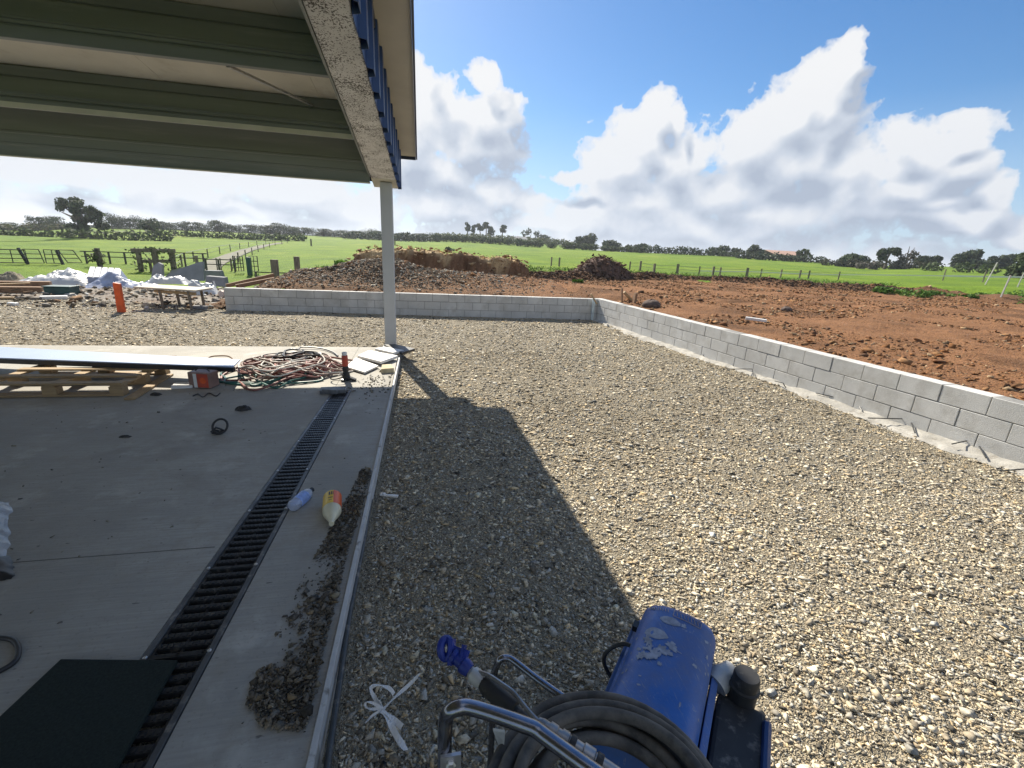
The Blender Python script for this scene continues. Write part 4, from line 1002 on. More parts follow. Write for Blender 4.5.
def hose_pile():
    c = Vector((-1.62, 5.72, 0))
    def tangle(name, m, label, n, rad, seed, ax, ay, off, z0, z1, cat='hose'):
        r = random.Random(seed); pts = []
        cx, cy = c.x+off[0], c.y+off[1]; k = 11
        for t in range(n):
            fx, fy = r.uniform(.3, 1.), r.uniform(.35, 1.1); ox, oy = r.uniform(-.38, .38)*ax, r.uniform(-.4, .4)*ay; zz = z0+(z1-z0)*t/n
            for q in range(k):
                a = 2*math.pi*q/k+t*.37; x = cx+ox+ax*fx*math.cos(a)*(1+r.uniform(-.3, .3)); y = cy+oy+ay*fy*math.sin(a)*(1+r.uniform(-.35, .35))
                e = ((x-c.x)/.66)**2+((y-c.y)/.66)**2; h = max(0, 1-e)
                pts.append((x, y, rad+(zz+.02*r.random())*min(1, h*1.6)))
        mb = MB(); mb.tube(smoothpts(pts, 4), rad, 7); return tag(mb.build(name, m, smooth=True), label, cat, 'hoses and ropes heaped on the slab')
    tangle('air_hose', M['hose_red'], 'long dusty red hose forming the bulk of the heap on the slab', 12, .0115, 1, .58, .56, (0, .08), .0, .12)
    tangle('air_hose', M['hose_red'], 'second dull red hose crossing the right side of the heap', 8, .0105, 2, .42, .5, (.2, .2), .03, .14)
    tangle('air_hose', M['hose_green'], 'dark green hose round the front of the heap on the slab', 5, .0115, 3, .58, .5, (-.06, -.2), .0, .07)
    tangle('air_hose', M['hose_tan'], 'pale brown hose looped through the top of the heap', 7, .010, 4, .54, .56, (.05, .1), .06, .15)
    tangle('rope', M['hose_white'], 'off white cord looping loosely over the heap of hoses', 5, .009, 5, .56, .58, (-.02, .0), .11, .165, 'rope')
    tangle('air_hose', M['black'], 'black hose coiled in the middle of the heap', 4, .012, 6, .24, .22, (.06, .22), .12, .19)
    mb = MB(); a = P(208, 359, .05); pts = [a, P(210, 357, .06), P(216, 356, .06), P(227, 356, .06), P(232, 358.5, .05), P(231, 361, .03)]
    mb.tube(smoothpts(pts, 4), .009, 7); tag(mb.build('rope', M['woodbrown'], smooth=True), 'short brown cord arching behind the end of the pale folded sheet', 'rope')
    mb = MB(); mb.tube(smoothpts([P(298, 352, .02), P(300, 347.5, .03), P(308, 347, .03), P(322, 348.5, .02), P(333, 352, .02), P(338, 356, .02)], 5), .011, 7); tag(mb.build('air_hose', M['black'], smooth=True), 'black hose end trailing behind the heap towards the far slab edge', 'hose')
hose_pile()

# ------------------------------------------------------------------ builders' yard on the left
def gz(x, y): return float(max(dirt_z(x, y), gravel_z(x, y) if y < 13.2 else -9))
def G(px, row):
    p = P(px, row, -.07)
    return Vector((p.x, p.y, gz(p.x, p.y)))
def crumple_heap(name, m, label, cat, px0, px1, rowb, h_px, depth, seed, smooth=False, z0=None, freq=1.3, flat=False):
    a, b = G(px0, rowb), G(px1, rowb); L = (b-a).length; t = (b-a)/L; n = Vector((-t.y, t.x, 0)); h = hpx(h_px, (a+b)/2); g = MB()
    zb = (a.z+b.z)/2-.01 if z0 is None else z0
    def fn(u, v):
        e = min(1, (1-abs(2*u-1)**3))*min(1, (1-abs(2*v-1)**2.5)); p = a+t*(L*(u+.02*float(fbm(v*5, u*2, seed+1))))+n*(depth*v)
        z = e*h*(.62+.75*float(fbm(u*L*freq, v*depth*freq, seed, 4))+.18*abs(float(fbm(u*L*5, v*depth*5, seed+4, 3))))
        return (p.x, p.y, zb+max(0, z))
    g.grid(fn, 46, 22); return tag(g.build(name, m, smooth=smooth), label, cat)
def yard():
    # orange marker
    c = G(121.5, 311); h = hpx(28, c); mb = MB(); tl = Vector((.03*h, .0, h)); w = hpx(6.2, c)
    mb.hull8([c+Vector((sx*w/2, sy*w*.32, -.05)) for sx, sy in ((-1, -1), (1, -1), (1, 1), (-1, 1))]+[c+tl+Vector((sx*w*.46, sy*w*.32, (.02 if sx < 0 else 0))) for sx, sy in ((-1, -1), (1, -1), (1, 1), (-1, 1))])
    tag(mb.build('marker_post', M['orange'], bevel=.012), 'bright orange marker post leaning in the yard rubble', 'post')
    # trestle table
    a, b = G(137, 307), G(199, 309); zt = c.z+hpx(19.5, a); t = (b-a).normalized(); n = Vector((-t.y, t.x, 0)); mid = (a+b)/2
    r = thing('trestle_table', Vector((mid.x, mid.y, mid.z)), 'rough trestle table of plywood on thin legs beside the orange post', 'table')
    def at(s, o, z): p = a+t*((b-a).length*s)+n*o; return Vector((p.x, p.y, z))
    tp = MB(); tp.hull8([at(0, 0, zt), at(.99, .0, zt-.03), at(1, .7, zt-.03), at(.02, .7, zt)]+[at(0, 0, zt+.035), at(.99, .0, zt+.005), at(1, .7, zt+.005), at(.02, .7, zt+.035)]); tp.build('table_top', mat('pale_plywood', (.5, .45, .36), .8, var=.2, scale=4), r, bevel=.004)
    for s, o in ((.40, .05), (.86, .05), (.42, .62), (.84, .62)): lg = MB(); lg.bar(at(s, o, gz(*at(s, o, 0)[:2])-.02), at(s-.015, o, zt-.016), .045, .045, (1, 0, 0)); lg.build('leg', M['woodgrey'], r)
    ap = MB(); ap.bar(at(.3, .05, zt-.055), at(.97, .05, zt-.08), .03, .06); ap.build('apron', M['wood'], r)
    crumple_heap('plastic_sheet', M['tarp'], 'white plastic sheet heaped on the trestle table', 'plastic sheet', 148, 190, 303, 20, .6, 5, z0=zt+.036, freq=2.2)
    crumple_heap('plastic_sheet', M['tarp'], 'white plastic sheet spilling to the ground right of the trestle table', 'plastic sheet', 184, 218, 295, 17, .8, 9, freq=2.2)
    crumple_heap('plastic_sheet', M['tarp'], 'large white plastic sheet spread over a stack in the yard', 'plastic sheet', 4, 92, 286, 30, 1.8, 12, freq=.8)
    crumple_heap('blue_tarp', M['bluetarp'], 'blue tarpaulin heap at the far left of the yard', 'tarpaulin', -14, 28, 278, 24, 1.2, 14)
    crumple_heap('grey_wrap', M['bluegrey'], 'blue grey wrapped bundle behind the orange marker post', 'bundle', 80, 160, 289, 14, 1.0, 16, freq=1.6)
    crumple_heap('gravel_heap', M['gravel_bed'], 'small heap of grey stone at the far left of the yard', 'stone heap', -16, 21, 284, 26, 1.2, 18)
    # slatted white boards
    a, b = G(89, 287), G(121, 287.5); t = (b-a).normalized(); n = Vector((-t.y, t.x, 0)); L = (b-a).length; h = hpx(10.5, a)
    r = thing('board_stack', (a+b)/2, 'white slats lying side by side on a low grey stack', 'boards')
    bs = MB(); bs.hull8([a+Vector((0, 0, -.03)), b+Vector((0, 0, -.03)), b+n*.9+Vector((0, 0, -.03)), a+n*.9+Vector((0, 0, -.03))]+[a+Vector((0, 0, h*.8)), b+Vector((0, 0, h*.8)), b+n*.9-t*.25+Vector((0, 0, h*1.5)), a+n*.9-t*.25+Vector((0, 0, h*1.5))]); bs.build('stack', M['bluegrey'], r, bevel=.01)
    for k in range(5):
        s0, s1 = L*(k+.06)/5, L*(k+.86)/5; p = [a+t*s0, a+t*s1, a+n*.9-t*.25+t*s1, a+n*.9-t*.25+t*s0]; zz = [h*.81, h*.81, h*1.53, h*1.53]
        m_ = MB(); m_.hull8([v+Vector((0, 0, z+.002)) for v, z in zip(p, zz)]+[v+Vector((0, 0, z+.03)) for v, z in zip(p, zz)]); m_.build('slat', M['paper'], r)
    # timber beams
    for k, (x0, x1, row, hh, lab) in enumerate(((-20, 44, 293, 6, 'front brown timber beam lying low at the left of the yard'), (-20, 52, 289, 7.5, 'upper brown timber beam lying behind the front one in the yard'))):
        a, b = G(x0, row), G(x1, row); hz = hpx(hh, a); mb = MB(); mb.bar(a+Vector((0, 0, hz/2)), b+Vector((0, 0, hz/2)), .22, hz); tag(mb.build('timber_beam', M['woodbrown'], bevel=.01), lab, 'beam')
    a, b = G(-20, 292.6), G(33, 291.4); mb = MB(); a.z += .15; b.z += .15; mb.bar(a+Vector((0, -.02, .03)), b+Vector((0, -.02, .03)), .12, .03); tag(mb.build('pine_plank', M['wood']), 'pale pine plank resting on the front brown beam', 'plank')
    # green crate
    a, b = G(50, 294), G(76, 294.5); r = thing('green_crate', (a+b)/2, 'low dark green crate in front of the large white sheet', 'crate'); c = (a+b)/2; L = (b-a).length; h = hpx(7.5, c); rz = math.atan2(b.y-a.y, b.x-a.x)
    m_ = MB(); m_.box(c+Vector((0, 0, h/2)), (L, .4, h), rz); m_.build('crate_body', M['greenbin'], r, bevel=.02)
    m_ = MB(); m_.box(c+Vector((0, 0, h+.012)), (L+.04, .44, .022), rz); m_.build('rim', M['greenbin'], r, bevel=.005)
    # broken slabs
    def slabpiece(px, dep, label):
        base = G(px[0][0], px[0][1]); y = base.y
        v = [Q(q[0], q[1], y+q[2]) for q in px]; m_ = MB(); n = len(v); off = Vector((.0, dep, 0))
        m_.add(list(v)+[q+off for q in v], [tuple(range(n)), tuple(range(2*n-1, n-1, -1))]+[(i, i+n, (i+1) % n+n, (i+1) % n) for i in range(n)])
        tag(m_.build('slab_piece', M['slabgrey']), label, 'concrete piece')
    slabpiece([(150, 284, 0), (163, 284, 0), (162, 264.5, .1), (158, 262.5, .1), (153, 266, .1)], .12, 'dark upright slab piece left of the big leaning one')
    slabpiece([(165, 281, 0), (204, 281, 0), (203, 261.5, .3), (199, 262, .3), (186, 266.5, .25), (172, 270, .15), (166, 276, .1)], .12, 'large grey leaning slab piece behind the trestle table')
    slabpiece([(204, 279, 0), (222, 281, 0), (219, 271, .05), (205, 270.5, .05)], .4, 'squat grey block right of the big leaning slab piece')
    slabpiece([(205, 286, 0), (226, 287, 0), (224, 277.5, .1), (206, 276, .1)], .3, 'low grey block in front of the squat one')
    a = G(217, 287); mb = MB(); mb.bar(a, a+Vector((-.12, .1, hpx(12, a))), .04, .04, (1, 0, 0)); tag(mb.build('pale_batten', M['paper']), 'short pale batten leaning on the grey blocks', 'batten')
    # broken timber by the post
    for k, (x0, r0, x1, r1, lab) in enumerate(((226, 286, 274, 275, 'long brown plank sloping up to the timber post'), (236, 286.5, 275, 279, 'lower brown plank beside the timber post'))):
        y = 15.2-.5*k; a = Q(x0, r0, y); b = Q(x1, r1, y+.5); mb = MB(); mb.bar(a, b, .12, .11); tag(mb.build('brown_plank', M['woodbrown'], bevel=.008), lab, 'plank')
    # pipe end by the wall
    mb = MB(); a = Q(221, 294, 11.7); mb.tube([a+Vector((.2, .6, -.02)), a], .075, 12); tag(mb.build('pipe_end', mat('pale_pink_pipe', (.6, .5, .47), .5), smooth=True), 'pale pipe lying against the left end of the back wall', 'pipe')
    for k, (px, row, s, m, lab) in enumerate(((4, 298, .22, 'wood', 'pale flat timber scrap at the left of the gravel'), (13, 304, .14, 'whitepl', 'small white lump on the gravel at the far left'), (54, 298, .3, 'tile', 'flat pale offcut in front of the green crate'), (33, 298, .3, 'woodgrey', 'dull grey board scrap before the brown beams'), (200, 307, .2, 'slabgrey', 'grey stone piece right of the trestle table'))):
        c = G(px, row); mb = MB(); r0 = random.Random(k); mb.box(c+Vector((0, 0, .03)), (s*1.6, s*.6, .05+.02*k % .05), r0.uniform(-.5, .5)); tag(mb.build('scrap_piece', M[m], bevel=.012), lab, 'scrap')
    # timber pegs at the wall corner and plank on the red earth
    def ep(px, row):
        p = P(px, row, .4)
        for _ in range(6): p = P(px, row, float(earth_z(p.x, p.y)))
        return p
    for k, (p0, p1, w, lab) in enumerate((((597, 302, 0), (591, 294, .0), .05, 'short pale batten poking up behind the wall corner'), ((622, 304, 0), (622, 288, 0), .06, 'upright dark peg behind the sunlit wall'), ((634, 301, 0), (624, 292, 0), .09, 'pale batten sloping towards the upright peg'), ((634, 304, 0), (636, 293, 0), .10, 'brown peg right of the pale sloping batten'))):
        a = ep(p0[0], p0[1]); b = Q(p1[0], p1[1], a.y); mb = MB(); mb.bar(a-Vector((0, 0, .05)), b, w, w*.6, (1, 0, 0)); tag(mb.build('timber_peg', M['wood' if k in (0, 2) else 'woodbrown'], bevel=.004), lab, 'peg')
    a, b = ep(745, 321), ep(766, 323.5); mb = MB(); mb.bar(a+Vector((0, 0, .06)), b+Vector((0, 0, .05)), .11, .05); tag(mb.build('pale_plank', M['tile'], bevel=.006), 'short pale plank lying alone on the red earth', 'plank')
    c = ep(651, 306); g = MB()
    for k, (px, row, sz, lab) in enumerate(((651, 307, .16, 'dark boulder on the red earth just behind the wall'), (712, 301, .09, 'small grey stone out on the red earth'), (786, 311, .10, 'dark clod lump on the red earth'))):
        c = ep(px, row); g = MB()
        def fn(u, v, k=k, c=c, sz=sz): t = 2*math.pi*u; f = math.pi*v; q = 1+.35*float(fbm(math.cos(t)*1.5+k*9, math.sin(t)*1.5+v*3, 7, 3)); return (c.x+sz*math.cos(t)*math.sin(f)*q*1.3, c.y+sz*math.sin(t)*math.sin(f)*q, c.z+sz*.3+sz*.75*math.cos(f)*q)
        g.grid(fn, 20, 12); tag(g.build('boulder', M['clod'] if False else mat('dark_boulder', (.11, .08, .065), .95, var=.4, scale=12, bmp=.6), smooth=True), lab, 'boulder')
yard()

# ------------------------------------------------------------------ heaps behind the wall
def heaps():
    def heap(name, x0, x1, y, dy, zb, prof, m, label, cat, seed, steep=.35, lum=.12, crust=False):
        g = MB(); nu, nv = 90, 26
        def fn(u, v):
            x = x0+(x1-x0)*u; h = float(np.interp(u, [p[0] for p in prof], [p[1] for p in prof])); s = v
            f = float(sstep(0, steep, s)*(1-sstep(.75, 1, s))); z = zb-.25+(h-zb+.25)*f*(1+lum*float(fbm(x*1.6, v*4+seed, seed, 4)))
            bulge = .34*float(fbm(x*1.3, 3, seed+3, 3))+.20*float(fbm(x*4, v*6, seed+4, 3))
            return (x, y+dy*(v-.3)+bulge, z+.05*float(fbm(x*6, v*9, seed+6, 3))*f)
        g.grid(fn, nu, nv); T = None
        if crust:
            T = np.ones((len(g.v), 4)); r = np.random.default_rng(seed)
            for j in range(nv+1):
                for i in range(nu+1):
                    v = j/nv; x, y_, z_ = g.v[j*(nu+1)+i]; k = float(sstep(-.03, .03, v-steep*.80-.16*float(fbm(x*2.2, 4, 91, 3)))); t = float(r.uniform(.75, 1.2))
                    T[j*(nu+1)+i, :3] = (np.array([.20, .115, .065])*(1-k)+np.array([.52, .38, .21])*k)*t
        return tag(g.build(name, m, smooth=False, tint=T), label, cat)
    def zrow(px, row, y): return Q(px, row, y).z
    y = 17.6
    X = [Q(c, 260, y).x for c in (350, 372, 392, 410, 440, 470, 500, 520, 529)]; R = [254.5, 250, 251, 251.5, 253.5, 256, 258, 260.5, 264]; C = (350, 372, 392, 410, 440, 470, 500, 520, 529)
    prof = [((X[i]-X[0])/(X[-1]-X[0]), zrow(C[i], R[i], y)) for i in range(9)]; prof[0] = (0, prof[0][1]-.35); prof.insert(1, (.03, prof[1][1]-.08)); prof[-1] = (1, prof[-1][1]-.2)
    bk_ = heap('clay_bank', X[0], X[-1], y, 2.2, .45, prof, M['clod'], 'long straw coloured clay bank behind the rubble and wall', 'earth bank', 4, .30, .16, True)
    y = 19.4; C = (572, 582, 591, 602, 610, 619, 629, 635); R = [276, 270, 264, 259, 260, 265, 268, 275]; X = [Q(c, 270, y).x for c in C]
    prof = [((X[i]-X[0])/(X[-1]-X[0]), zrow(C[i], R[i], y)) for i in range(8)]
    sh_ = heap('soil_heap', X[0], X[-1], y, 2.4, .5, prof, mat('dark_soil', (.10, .06, .045), .95, var=.5, scale=4, bmp=.8, bscale=20, dirt=(.22, .13, .08), dscale=7), 'dark pointed soil heap standing at the edge of the pasture', 'soil heap', 8, .45, .2)
    me = bk_.data; co = np.array([v.co[:] for v in me.vertices]); k = RNG.integers(0, len(co), 1500); k = k[(co[k, 2] > .35)]; s_ = np.clip(.06*np.exp(RNG.normal(0, .5, len(k))), .02, .16)
    o = stones('clay_lumps', co[k]+RNG.normal(0, .07, (len(k), 3)), s_, [(.42, .30, .17), (.50, .37, .21), (.28, .17, .10), (.20, .12, .07), (.36, .24, .13)], M['clod'], 45, parent=bk_); tag(o, kind='stuff')
    me = sh_.data; co = np.array([v.co[:] for v in me.vertices]); k = RNG.integers(0, len(co), 2600); k = k[co[k, 2] > .22]; s_ = np.clip(.05*np.exp(RNG.normal(0, .5, len(k))), .02, .2)
    o = stones('soil_clods', co[k]+RNG.normal(0, .06, (len(k), 3)), s_, [(.10, .06, .045), (.15, .09, .06), (.07, .05, .04), (.2, .13, .09)], M['clod'], 44, parent=sh_); tag(o, kind='stuff')
heaps()

# ------------------------------------------------------------------ foliage
def foliage(blobs, n, leaf, pal, seed, shell=.55):
    """leaf quads spread through ellipsoids: (cx, cy, cz, rx, ry, rz)"""
    r = np.random.default_rng(seed); B = np.array(blobs, float); vol = (B[:, 3]*B[:, 4]*B[:, 5])**.75; k = r.choice(len(B), n, p=vol/vol.sum())
    d = r.normal(size=(n, 3)); d /= np.linalg.norm(d, axis=1)[:, None]; rad = shell+(1.08-shell)*r.random(n)**.6
    rad *= .82+.36*vnoise(d[:, 0]*3+k*3.1, d[:, 1]*3+d[:, 2]*2.3, seed)
    c = B[k, :3]+d*B[k, 3:]*rad[:, None]
    nr = r.normal(size=(n, 3))+d*.9+[0, 0, .5]; nr /= np.linalg.norm(nr, axis=1)[:, None]; u = np.cross(nr, r.normal(size=(n, 3))); u /= np.linalg.norm(u, axis=1)[:, None]; w = np.cross(nr, u)
    s = leaf*r.uniform(.55, 1.35, n)[:, None]; V = np.stack([c-u*s, c-w*s*.6, c+u*s, c+w*s*.6], 1).reshape(-1, 3); V[:, 2] = np.maximum(V[:, 2], .01)
    Fc = np.arange(4*n).reshape(n, 4); P_ = np.array(pal); col = P_[r.integers(0, len(P_), n)]*r.uniform(.7, 1.3, (n, 1)); return V, Fc, np.repeat(col, 4, 0)
DK = [(.062, .088, .050), (.078, .105, .056), (.052, .074, .048), (.095, .12, .065)]
MD = [(.072, .105, .045), (.09, .125, .05), (.06, .086, .042), (.11, .145, .06)]
LT = [(.10, .20, .03), (.13, .26, .04), (.07, .15, .025), (.17, .30, .06)]
GR = [(.16, .145, .12), (.12, .11, .09), (.20, .18, .15), (.09, .085, .07)]
def trunk_mb(h, r0, limbs, seed=0, lean=(0, 0)):
    rr = random.Random(seed); mb = MB(); pts = [(lean[0]*t*h+.04*h*rr.uniform(-1, 1)*(t > 0), lean[1]*t*h, t*h) for t in (0, .2, .45, .7, 1)]
    mb.tube(pts, [r0*1.25, r0, r0*.8, r0*.6, r0*.25], 7)
    for (x, y, z, z0) in limbs: mb.tube([(lean[0]*z0, lean[1]*z0, z0), (x*.5, y*.5, z0+(z-z0)*.65), (x, y, z)], [r0*.5, r0*.35, r0*.12], 5)
    return mb
def tree(name, label, cat, blobs, n, leaf, pal, seed, h, r0, limbs=(), group=None, lean=(0, 0), shell=.5, stem='trunk'):
    root = thing(name, (0, 0, 0), label, cat, group); tb = trunk_mb(h, r0, limbs, seed, lean); tb.build(stem, M['bark'], root)
    link('crown', fast_mesh('crown', *foliage(blobs, n, leaf, pal, seed, shell)[:2], M['leaf'], tint=foliage(blobs, n, leaf, pal, seed, shell)[2]), root); return root
def U(px, d): return d/math.hypot(F, px-512)
def put(o, p, s, rz=0, sz=None): o.location = (p.x, p.y, p.z-.1*s); o.scale = (s, s, sz or s); o.rotation_euler = (0, 0, rz); return o
def at_row(px, row, d):
    """position above the field in direction px at distance d, and height of that pixel row there"""
    p = field(px, d); r = ray(px, row); return p, H+d*r[2]/math.hypot(r[0], r[1])-p.z
def rblobs(seed, w, h, z0, n, squash=.8):
    r = random.Random(seed); out = []
    for _ in range(n):
        a = r.uniform(0, 6.28); q = w*.5*math.sqrt(r.random())*.72; s = w*r.uniform(.16, .30); out.append((q*math.cos(a), q*math.sin(a), z0+(h-z0)*r.uniform(.12, .84), s, s, s*squash))
    return out
def trees():
    # unit trees, about 8 m tall, then copied along the skyline
    protos = [tree('skyline_tree', 'dark rounded tree standing in the far row along the skyline', 'tree', rblobs(k, w, 8, z0, 15), 1500, .32, DK, k+1, 6, .25, ((1.5, .3, 5, 2), (-1.4, -.4, 5.4, 2.4)), 'trees in the far row along the skyline')
              for k, (w, z0) in enumerate(((8, .4), (10, .3), (7, 1.0), (12, .2), (6, .5)))]
    used = [False]*5
    def plant(k, px, d, top_row, wpx=None, rz=0, sink=0.):
        p, h = at_row(px, top_row, d); s = max(h, 1.2)/8.6; w0 = (8, 10, 7, 12, 6)[k]
        sx = s if wpx is None else (wpx*U(px, d))/w0*1.02
        o = protos[k]
        if used[k]: o = copy_tree(o)
        used[k] = True; o.location = (p.x, p.y, p.z-sink); o.scale = (sx, sx, s); o.rotation_euler = (0, 0, rz); return o
    r = random.Random(3)
    L = [(8, 221, 14), (24, 222, 12), (36, 215, 11), (48, 214.5, 14), (58, 215, 14), (113, 211.5, 13), (122, 213, 14), (131, 217, 12), (143, 216.5, 14), (160, 219.5, 14), (172, 221, 12), (183, 220.5, 12), (194, 222, 14), (206, 222, 12), (219, 219, 13), (229, 222, 12), (240, 222, 13), (252, 224, 13),
         (262, 225, 14), (272, 223.5, 16), (281, 222.5, 16), (291, 224.5, 14), (302, 226, 14), (313, 228, 13), (324, 227, 14), (335, 229, 14), (347, 229, 15), (358, 230.5, 14), (369, 229, 14), (380, 230, 14), (398, 232, 14), (408, 231.5, 13), (419, 233, 14), (430, 232, 13)]
    for i, (px, top, w) in enumerate(L): plant(i % 5, px, (178 if px < 200 else 190)+r.uniform(-6, 6), top+r.uniform(-1, .6), w*1.15, r.uniform(0, 6))
    # lower fill between them
    for i in range(34): px = 2+i*12.6; plant((i*3+1) % 5, px, (182 if px < 200 else 194), float(np.interp(px, [0, 100, 200, 300, 430], [224, 222, 226, 231, 236])), 15, r.uniform(0, 6), .6)
    # the big tree on the left hill
    d = 105; p, h = at_row(84, 197, d); u = U(84, d)
    def bl(px, row, rx, ry, dy=0): q, z = at_row(px, row, d); return ((px-84)*u*1.02, dy, z, rx*u, rx*u*.9, ry*u)
    B = [bl(72, 204, 5, 4.5), bl(79, 202, 6, 4.5, 1), bl(69, 209, 3.5, 3), bl(86, 206, 5, 4, -1), bl(93, 210, 5, 4), bl(99, 214, 3.5, 4), bl(89, 215, 4, 3.5, 1), bl(79, 211, 4, 3), bl(75, 229, 6, 4.5), bl(85, 228, 7, 4, -1), bl(96, 225, 6, 4, 1), bl(103, 226, 3, 3), bl(84, 222, 4, 4), bl(82, 212, 5, 4.5), bl(89, 219, 5, 4), bl(77, 219, 4.5, 4, 1), bl(96, 219, 4.5, 4)]
    o = tree('spreading_tree', 'largest dark spreading tree on the left hill', 'tree', B, 3600, .24, DK, 50, h*.8, .5, ((-2.4, 0, h*.75, h*.35), (3, .5, h*.6, h*.3), (-3, .6, h*.6, h*.3)), shell=.3); o.location = p
    p, h = at_row(153, 219.5, 120); o = tree('paddock_tree', 'small dark tree alone on the pasture right of the big spreading tree', 'tree', rblobs(61, 4.2, h, h*.45, 7)+rblobs(62, 2.6, h*.6, .1, 4), 700, .3, DK, 61, h*.7, .14); o.location = p
    # tall pines
    for k, (px, top, w, bot) in enumerate(((467.5, 223, 5, 231), (473.5, 225, 5, 232), (479.5, 224, 6, 232), (485.5, 222.3, 7, 228), (490, 226, 7, 235), (502, 225, 8, 232))):
        d = 215; p, h = at_row(px, top, d); u = U(px, d); _, zb = at_row(px, bot, d); rr = random.Random(k+70)
        Bm = [(rr.uniform(-.5, .5)*w*u*.6, rr.uniform(-.5, .5)*w*u*.6, zb+(h-zb)*rr.uniform(.1, .9), w*u*.30, w*u*.30, (h-zb)*.2) for _ in range(7)]
        labs = ['tall thin pine at the left end of the hilltop pine group', 'second tall thin pine from the left on the hilltop', 'third tall thin pine in the middle of the hilltop group', 'tallest forked pine of the hilltop group', 'bushier pine right of the tallest in the hilltop group', 'lone tall pine right of the hilltop group']
        o = tree('tall_pine', labs[k], 'pine tree', Bm, 420, .42, DK, 70+k, h*.95, .28, lean=(rr.uniform(-.03, .03), 0), group='tall pines on the hilltop'); o.location = p
    # other single trees on the right
    def single(name, label, px, d, blobs_px, n, leaf, pal, seed, base_row=None, r0=.25, limbs=(), shell=.4, fill=True):
        p, _ = at_row(px, 250, d); u = U(px, d); B = []
        for (bx, row, rx, ry) in blobs_px: _, z = at_row(px, row+.0496*(px-bx), d); B.append(((bx-px)*u, random.Random(bx).uniform(-.5, .5)*rx*u, z-.12*ry*u, rx*u*.85, rx*u*.85, ry*u*.82))
        h = max(b[2] for b in B)
        if fill:
            lo = min(b[2] for b in B)
            B += [(b[0]*.95, b[1], lo*.42, b[3]*.9, b[4], lo*.55) for b in list(B)]
        o = tree(name, label, 'tree', B, int(n*(1.7 if fill else 1)), leaf, pal, seed, h*.85, r0, limbs, shell=shell); o.location = p; return o
    single('conifer_clump', 'dense dark conifer clump rising above the hedge line', 585, 170, [(578, 240, 5, 5), (585, 239, 6, 5), (591, 238, 5, 6), (584, 245, 9, 5)], 1500, .4, DK, 81)
    single('distant_tree', 'rounded tree right of the dark conifer clump', 609, 165, [(604, 243, 5, 3), (611, 243, 6, 3.5), (617, 245, 4, 3)], 700, .4, DK, 82)
    single('distant_tree', 'low tree above the hedge between clump and barn', 634, 165, [(628, 247, 4, 3), (640, 246, 6, 3), (634, 248, 6, 3)], 700, .4, DK, 83)
    single('distant_tree', 'dark tree pair among hill scrub left of the conifer clump', 530, 215, [(524, 233, 4, 3), (528, 231, 3, 3), (536, 233, 4, 3), (543, 237, 8, 3)], 700, .45, DK, 84)
    single('distant_tree', 'dark bushy tree just left of the tan barn roof', 752, 145, [(747, 250, 4, 3), (753, 248, 5, 4), (758, 251, 4, 3)], 700, .36, DK, 85)
    single('distant_tree', 'low broad trees at the left end of the dark hedge', 722, 150, [(710, 249, 6, 2.5), (722, 248, 7, 3), (735, 250, 6, 2.5)], 700, .36, DK, 86)
    single('distant_tree', 'small wind blown tree right of the tan barn roof', 800, 145, [(797, 252, 3, 2.5), (802, 250.5, 4, 2), (806, 253, 2.5, 2)], 380, .34, MD, 87)
    single('dome_bush', 'wide dome shaped dark bush left of the umbrella tree', 851, 125, [(840, 260, 7, 5), (851, 257.5, 9, 5), (863, 260, 7, 5), (851, 263, 14, 4)], 1700, .33, MD, 88)
    single('umbrella_tree', 'umbrella shaped dark tree with bare trunk beside the pale bare tree', 884, 115, [(880, 252, 5, 4), (886, 250, 6, 3.5), (892, 252.5, 4, 3), (880, 257, 4, 3)], 950, .3, DK, 89, limbs=((-1, 0, 3.6, 1.6), (1.2, 0, 4, 1.8)), fill=False)
    single('bare_tree', 'pale leafless tree leaning right of the umbrella tree', 903, 115, [(900, 257, 4, 5), (906, 253, 5, 4), (910, 258, 4, 4), (899, 262, 5, 4)], 420, .22, GR, 90, limbs=((1.2, 0, 4, 1), (.3, .3, 4.2, 1), (2., 0, 3, .8)), shell=.1, fill=False)
    single('grey_scrub', 'low grey brown scrub under the dome bush and umbrella tree', 876, 112, [(858, 264, 6, 2.5), (870, 264, 6, 3), (897, 265, 7, 3), (910, 265, 6, 3)], 700, .25, GR, 94, shell=.2)
    single('distant_tree', 'dark tree row piece right of the pale bare tree', 926, 150, [(916, 259, 5, 4), (925, 259, 6, 4), (934, 258.5, 5, 4)], 900, .38, DK, 91)
    single('conifer_clump', 'tallest dense dark trees toward the right edge', 962, 140, [(950, 258, 6, 5), (960, 255.5, 7, 5), (972, 254, 6, 6), (978, 253, 4, 5), (962, 262, 16, 4)], 2000, .36, DK, 92)
    single('distant_tree', 'dark tree line piece behind the corner bush', 1000, 150, [(988, 259, 5, 4), (997, 258, 5, 4), (1008, 258, 6, 5), (1022, 256, 8, 5)], 1000, .38, DK, 93)
    single('corner_bush', 'rounded dark green bush against the right edge of the view', 1024, 70, [(1018, 263, 7, 6), (1030, 258, 10, 7), (1024, 268, 12, 5)], 1500, .2, MD, 95)
